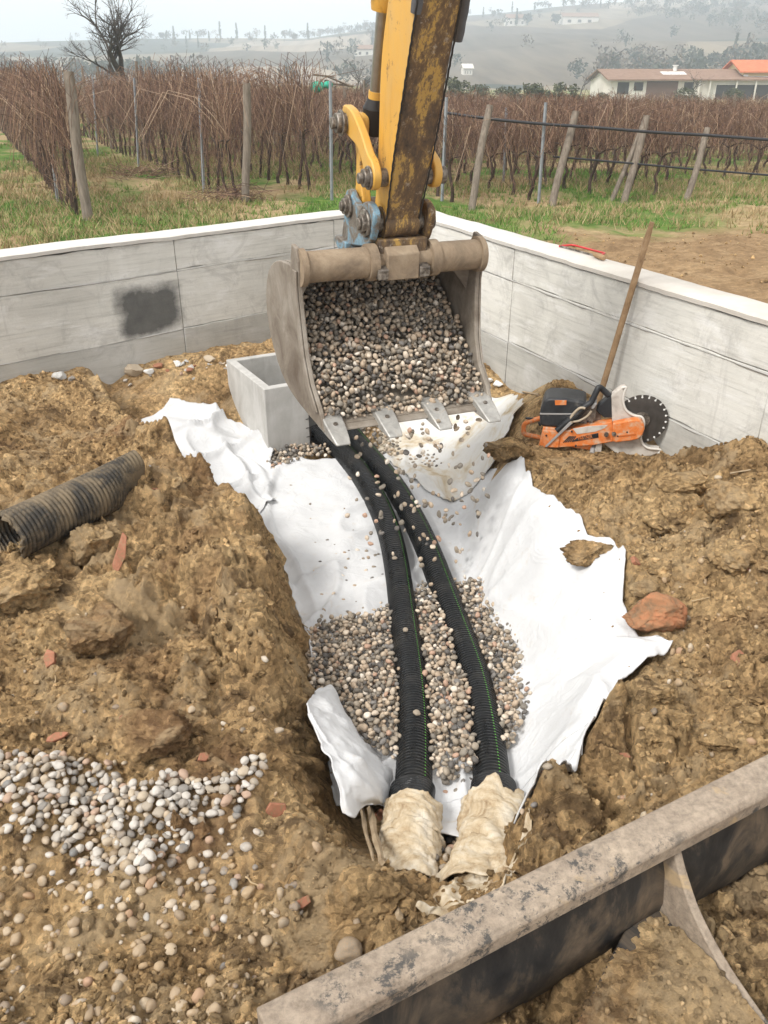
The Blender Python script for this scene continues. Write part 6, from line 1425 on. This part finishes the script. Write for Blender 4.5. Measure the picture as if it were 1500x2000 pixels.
def leaf_crown(seed, n_, rx, rz, leaf, mt, cone=False, zc=None):
    rs = np.random.default_rng(seed); cen = []
    nb = 26
    for i in range(nb):
        v = rs.normal(size=3); v /= np.linalg.norm(v); v *= rs.random() ** .4
        if cone: z = rs.random(); rr = (1 - z) * .95 + .06; a = rs.random() * 6.28; k = rs.random() ** .5; v = np.array([math.cos(a) * rr * k, math.sin(a) * rr * k, z * 2 - 1])
        cen.append(v)
    cen = np.array(cen); pk = rs.integers(0, nb, n_); off = rs.normal(size=(n_, 3)); off /= np.linalg.norm(off, axis=1)[:, None]
    P = (cen[pk] * .78 + off * (rs.random((n_, 1)) ** .45) * (.16 if cone else .30)) * np.array([rx, rx, rz]) + np.array([0, 0, zc if zc is not None else rz * 1.1])
    d1 = rs.normal(size=(n_, 3)); d1 /= np.linalg.norm(d1, axis=1)[:, None]; d2 = np.cross(d1, rs.normal(size=(n_, 3))); d2 /= np.linalg.norm(d2, axis=1)[:, None]
    l = leaf * rs.uniform(.6, 1.3, (n_, 1)); V_ = np.stack([P - d1 * l, P + d2 * l * .45, P + d1 * l, P - d2 * l * .45], 1).reshape(-1, 3)
    me = mesh_np('crown', V_, np.arange(len(V_)).reshape(-1, 4)); me.materials.append(mt); return me
def stub(h, r, mt=M_TWIG):
    mb = MB(); mb.tube([(0, 0, 0), (.03, .02, h * .5), (0, 0, h)], [r, r * .8, r * .4], 7, 0, False); return mb.mesh('trunk', mt, 60)
EV = (stub(1.2, .10), leaf_crown(3, 2600, 1.3, 1.0, .10, M_LEAF)); OL = [(stub(1.4, .12), leaf_crown(5 + k, 2600, 1.9, 1.25, .13, M_OLIVE)) for k in range(3)]
for px, Y, sc, lab in ((402, 45, .55, 'small round evergreen bush peeping over the vines'), (330, 46, .45, 'low dark shrub right of the tall bare tree'), (222, 44, .6, 'ivy-dark shrub at the foot of the tall bare tree'), (632, 62, 1.0, 'dark evergreen bush behind the green netting'), (716, 60, .9, 'dark evergreen bush behind the cylinder rod'), (560, 70, .8, 'dull shrub beyond the vines left of the netting')):
    tree_at(px, 150, Y, EV, lab, 'bush', None, sc, name='evergreen_bush')
for px, Y, sc, lab in ((880, 72, 1.15, 'grey-green olive tree right of the excavator arm'), (985, 78, .95, 'rounded olive tree left of the pair by the barn'), (1040, 70, 1.05, 'broad olive tree of the pair by the barn'), (1105, 74, 1.0, 'olive tree nearest the barn gable'), (1345, 84, .8, 'dark shrub in front of the barn doors'), (1180, 90, .6, 'low shrub below the barn gable'), (1440, 92, .7, 'shrub in front of the yellow house'), (930, 90, .9, 'farther olive tree behind the arm-side ones')):
    tree_at(px, 170, Y, random.choice(OL), lab, 'tree', None, sc, name='olive_tree')
TE = empty('evergreen_tree', (0, 0, 0)); bpy.data.objects.remove(TE)
# trees on the hillside
FT = [(stub(3, .25), leaf_crown(60 + k, 420, 3.4, 3.2, .75, M_FAR, False, 4.2)) for k in range(3)]; FB_ = [(stub(3, .2), leaf_crown(70 + k, 300, 3.2, 3.6, .55, M_FARB, False, 4.8)) for k in range(2)]; CY = (stub(2, .2), leaf_crown(80, 420, 1.5, 6.0, .7, M_FAR, True, 6.4))
def hill_tree(px, py, meshes, label, group, sc=1., name='hill_tree'):
    a, sl_ = ray_as(px, py); Yh = hy; zl = hillz(np.full(hy.shape, a), hy); zr = CAMH + sl_ * hy; hit = np.where(zl > zr)[0]
    Y = float(hy[hit[0]]) if len(hit) else 905.
    t = obj(name, None, loc=(a * Y, Y, float(hillz(np.array(a), np.array(Y))) - .3), rot=(0, 0, random.uniform(0, 6)), sc=(sc, sc, sc * random.uniform(.9, 1.15))); tag(t, label, 'tree', group)
    for nm, me in zip(('trunk', 'crown'), meshes): obj(nm, me, t)
for px in list(range(905, 1500, 33)) + list(range(310, 640, 30)):
    s_ = np.interp(px, [0, 200, 400, 600, 700, 800, 900, 1000, 1100, 1300, 1500], [84, 78, 76, 76, 62, 46, 34, 26, 16, 4, -4]); hill_tree(px + random.uniform(-9, 9), s_ + random.uniform(0, 6), random.choice([CY, CY, FT[0], FB_[0]]), 'hazy tree on the skyline of the hill', 'trees along the hill skyline', random.uniform(.6, 1.0))
for px, py, g, sc, lab in ((365, 95, 1, .9, 'hazy conifer standing in the valley left of centre'), (388, 96, 1, .8, 'second hazy conifer of the valley pair'), (1008, 52, 1, 1.2, 'dark cypress on the slope right of the arm'), (1085, 50, 0, 1.4, 'dark tree clump by the slope farmhouse'), (1030, 50, 0, 1.3, 'round dark tree beside the slope cypress'), (1300, 25, 1, 1.1, 'tall cypress high on the right slope'), (1375, 30, 0, 1.2, 'tree mass high on the right slope'), (1432, 118, 1, 1.0, 'conifer behind the barn roof'), (1455, 118, 1, .9, 'second conifer behind the barn roof'), (640, 128, 1, .8, 'small conifer in front of the white farmhouse'), (728, 95, 1, 1.0, 'conifer beside the white farmhouse'), (1245, 140, 0, .8, 'rounded tree behind the middle of the barn roof'), (1390, 136, 0, .9, 'green tree behind the right of the barn roof')):
    hill_tree(px, py, CY if g else FT[1], lab, None, sc * .75)
wp = []
rs = np.random.default_rng(77)
while len(wp) < 1100:
    a = rs.uniform(-.55, .62); Y = rs.uniform(230, 900)
    dns = fbm(np.array([a * Y * .010]), np.array([Y * .011]), o=3, seed=761)[0]
    hedge = abs(vn(np.array([a * Y * .018]), np.array([Y * .012]), seed=763)[0]) < .05
    if dns > .30 + .25 * (a < .15) or (hedge and rs.random() < .5): wp.append((a * Y, Y, float(hillz(np.array(a), np.array(Y))) - .5))
wp = np.array(wp); k = len(wp) // 2
def fa(me):
    V_ = np.zeros(len(me.vertices) * 3, np.float32); me.vertices.foreach_get('co', V_); V_ = V_.reshape(-1, 3)[:4 * 55]; return V_, np.arange(len(V_)).reshape(-1, 4)
for nm, pts_, ms, mt in (('hill_woods', wp[:k], [fa(t[1]) for t in FT], M_FAR), ('hill_bare_woods', wp[k:], [fa(t[1]) for t in FB_], M_FARB)):
    RZ = np.array([np.array(Euler((0, 0, random.uniform(0, 6.28))).to_matrix()) for _ in pts_]); me = scatter_mesh(nm, pts_, rng.uniform(.6, 1.2, len(pts_)), mt, ms, RZ)
    tag(obj(nm, me), 'far-off woods and hedgerows on the hazy hills', 'woods', None, 'stuff')

# ------------------------------------------------------------------ buildings
def gable(name, P, L, D, hw, hr, rz, wallm, roofm, label, openings, over=.5, chimney=False):
    t = empty(name, P, rz); tag(t, label, 'building')
    mb = MB(); mb.prism([(0, 0), (D, 0), (D, hw), (D / 2, hr), (0, hw)], 0, L, lambda x, y, z: (y, x, z)); obj('wall', mb.mesh('wall', wallm), t)
    for sg in (0, 1):
        mb = MB(); x0, x1 = (-over, D / 2) if sg == 0 else (D / 2, D + over); sl_ = (hr - hw) / (D / 2)
        z0 = hw - over * sl_ + .06; q = [(x0, z0 if sg == 0 else hr + .06), (x1, hr + .06 if sg == 0 else z0), (x1, (hr + .06 if sg == 0 else z0) + .16), (x0, (z0 if sg == 0 else hr + .06) + .16)]
        mb.prism(q, -over, L + over, lambda x, y, z: (y, x, z)); obj('roof', mb.mesh('roof', roofm), t)
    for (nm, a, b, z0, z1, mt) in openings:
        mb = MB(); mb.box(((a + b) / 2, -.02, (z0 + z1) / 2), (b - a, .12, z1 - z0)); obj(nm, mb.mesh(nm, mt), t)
        if nm in ('window', 'doorway'):
            fm = MB()
            for q in (a, b): fm.box((q, -.06, (z0 + z1) / 2), (.10, .12, z1 - z0))
            fm.box(((a + b) / 2, -.06, z1), (b - a + .1, .12, .10)); obj('frame', fm.mesh('frame', wallm), t)
    return t
def gy_(P): return float(vz(P[0], P[1]))
P = Wy(1190, 190, 118); P[2] = gy_(P) - .2
barn = gable('barn', P, 22, 9, 2.5, 3.55, .06, M_PLASTER, M_ROOF, 'long low barn with brown tiled roof and dark open bays', [('doorway', .8, 2.4, .9, 2.3, M_DARK), ('doorway', 2.9, 4.2, 1.3, 2.3, M_DARK), ('door', 4.6, 8.6, .1, 2.35, M_BROWNW), ('doorway', 9.3, 10.6, 1.2, 2.3, M_DARK), ('doorway', 13.5, 20.5, .2, 2.0, M_DARK)], .6)
for q in (11.2, 12.6, 16.0, 18.5):
    mb = MB(); mb.box((q, -.4, 1.2), (.16, .16, 2.4)); obj('pillar', mb.mesh('pillar', M_PLASTER), barn)
for i in range(3):
    mb = MB(); mb.box((7.6 + i * 1.05, 2.2, 3.26), (.95, 1.4, .06), np.array(Euler((.23, 0, 0)).to_matrix())); obj('skylight', mb.mesh('skylight', M_WHITE), barn)
mb = MB(); mb.cyl((9.3, 3.6, 3.3), (9.3, 3.6, 4.1), .25, 12); mb.cyl((9.3, 3.6, 4.1), (9.3, 3.6, 4.2), .38, 12); obj('roof_vent', mb.mesh('roof_vent', M_WHITE, 40), barn)
P = Wy(1444, 190, 120); P[2] = gy_(P) - .2
hs_ = gable('farmhouse', P, 12, 8, 3.4, 4.6, -.05, M_YPLAST, M_ROOFR, 'cream farmhouse with a bright red tiled roof', [('doorway', 1.0, 3.6, .3, 2.6, M_DARK), ('doorway', 4.4, 6.6, .3, 2.6, M_DARK), ('window', 7.6, 8.8, 1.2, 2.6, M_DARK)], .6)
mb = MB(); mb.box((6, -.05, 2.85), (12, .16, .14)); obj('string_course', mb.mesh('string_course', M_WHITE), hs_)
for q in (.3, 4.0, 7.1):
    mb = MB(); mb.box((q, -.10, 1.6), (.55, .25, 3.0)); obj('pillar', mb.mesh('pillar', M_WHITE), hs_)
def on_hill(px, py):
    a, sl_ = ray_as(px, py); zl = hillz(np.full(hy.shape, a), hy); zr = CAMH + sl_ * hy; hit = np.where(zl > zr)[0]; Y = float(hy[hit[0]]) if len(hit) else 900.; return np.array([a * Y, Y, float(hillz(np.array(a), np.array(Y))) - .5])
for px, py, L, label in ((694, 112, 11, 'white hillside farmhouse beside the cylinder rod'), (1098, 50, 16, 'pale farmhouse among dark trees on the right slope'), (990, 52, 9, 'tiny pale house left of the slope farmhouse'), (905, 150, 4, 'small grey-white shed behind the olive trees')):
    P = on_hill(px, py); gable('hill_house', P, L * P[1] / 420, 6 * P[1] / 420, 3.4 * P[1] / 420, 4.9 * P[1] / 420, .1, M_PLASTER, M_ROOF if L > 8 else M_PLASTER, label, [('window', L * P[1] / 420 * (.14 + .28 * i), L * P[1] / 420 * (.24 + .28 * i), 1.2 * P[1] / 420, 2.3 * P[1] / 420, M_DARK) for i in range(3)], .4)

# ------------------------------------------------------------------ haze
mb = MB(); mb.box((0, 1000, 49), (4200, 2600, 122)); hzo = obj('haze', mb.mesh('haze', []))
hm = bpy.data.materials.new('valley_haze'); hm.use_nodes = True; n_ = hm.node_tree; n_.nodes.clear(); ov = n_.nodes.new('ShaderNodeOutputMaterial'); pv = n_.nodes.new('ShaderNodeVolumePrincipled')
pv.inputs['Color'].default_value = (.80, .905, 1.0, 1); pv.inputs['Density'].default_value = .0012; pv.inputs['Anisotropy'].default_value = .0; n_.links.new(pv.outputs[0], ov.inputs['Volume']); hzo.data.materials.append(hm)
tag(hzo, 'pale winter haze filling the valley', 'haze', None, 'stuff')
S.cycles.volume_bounces = 4
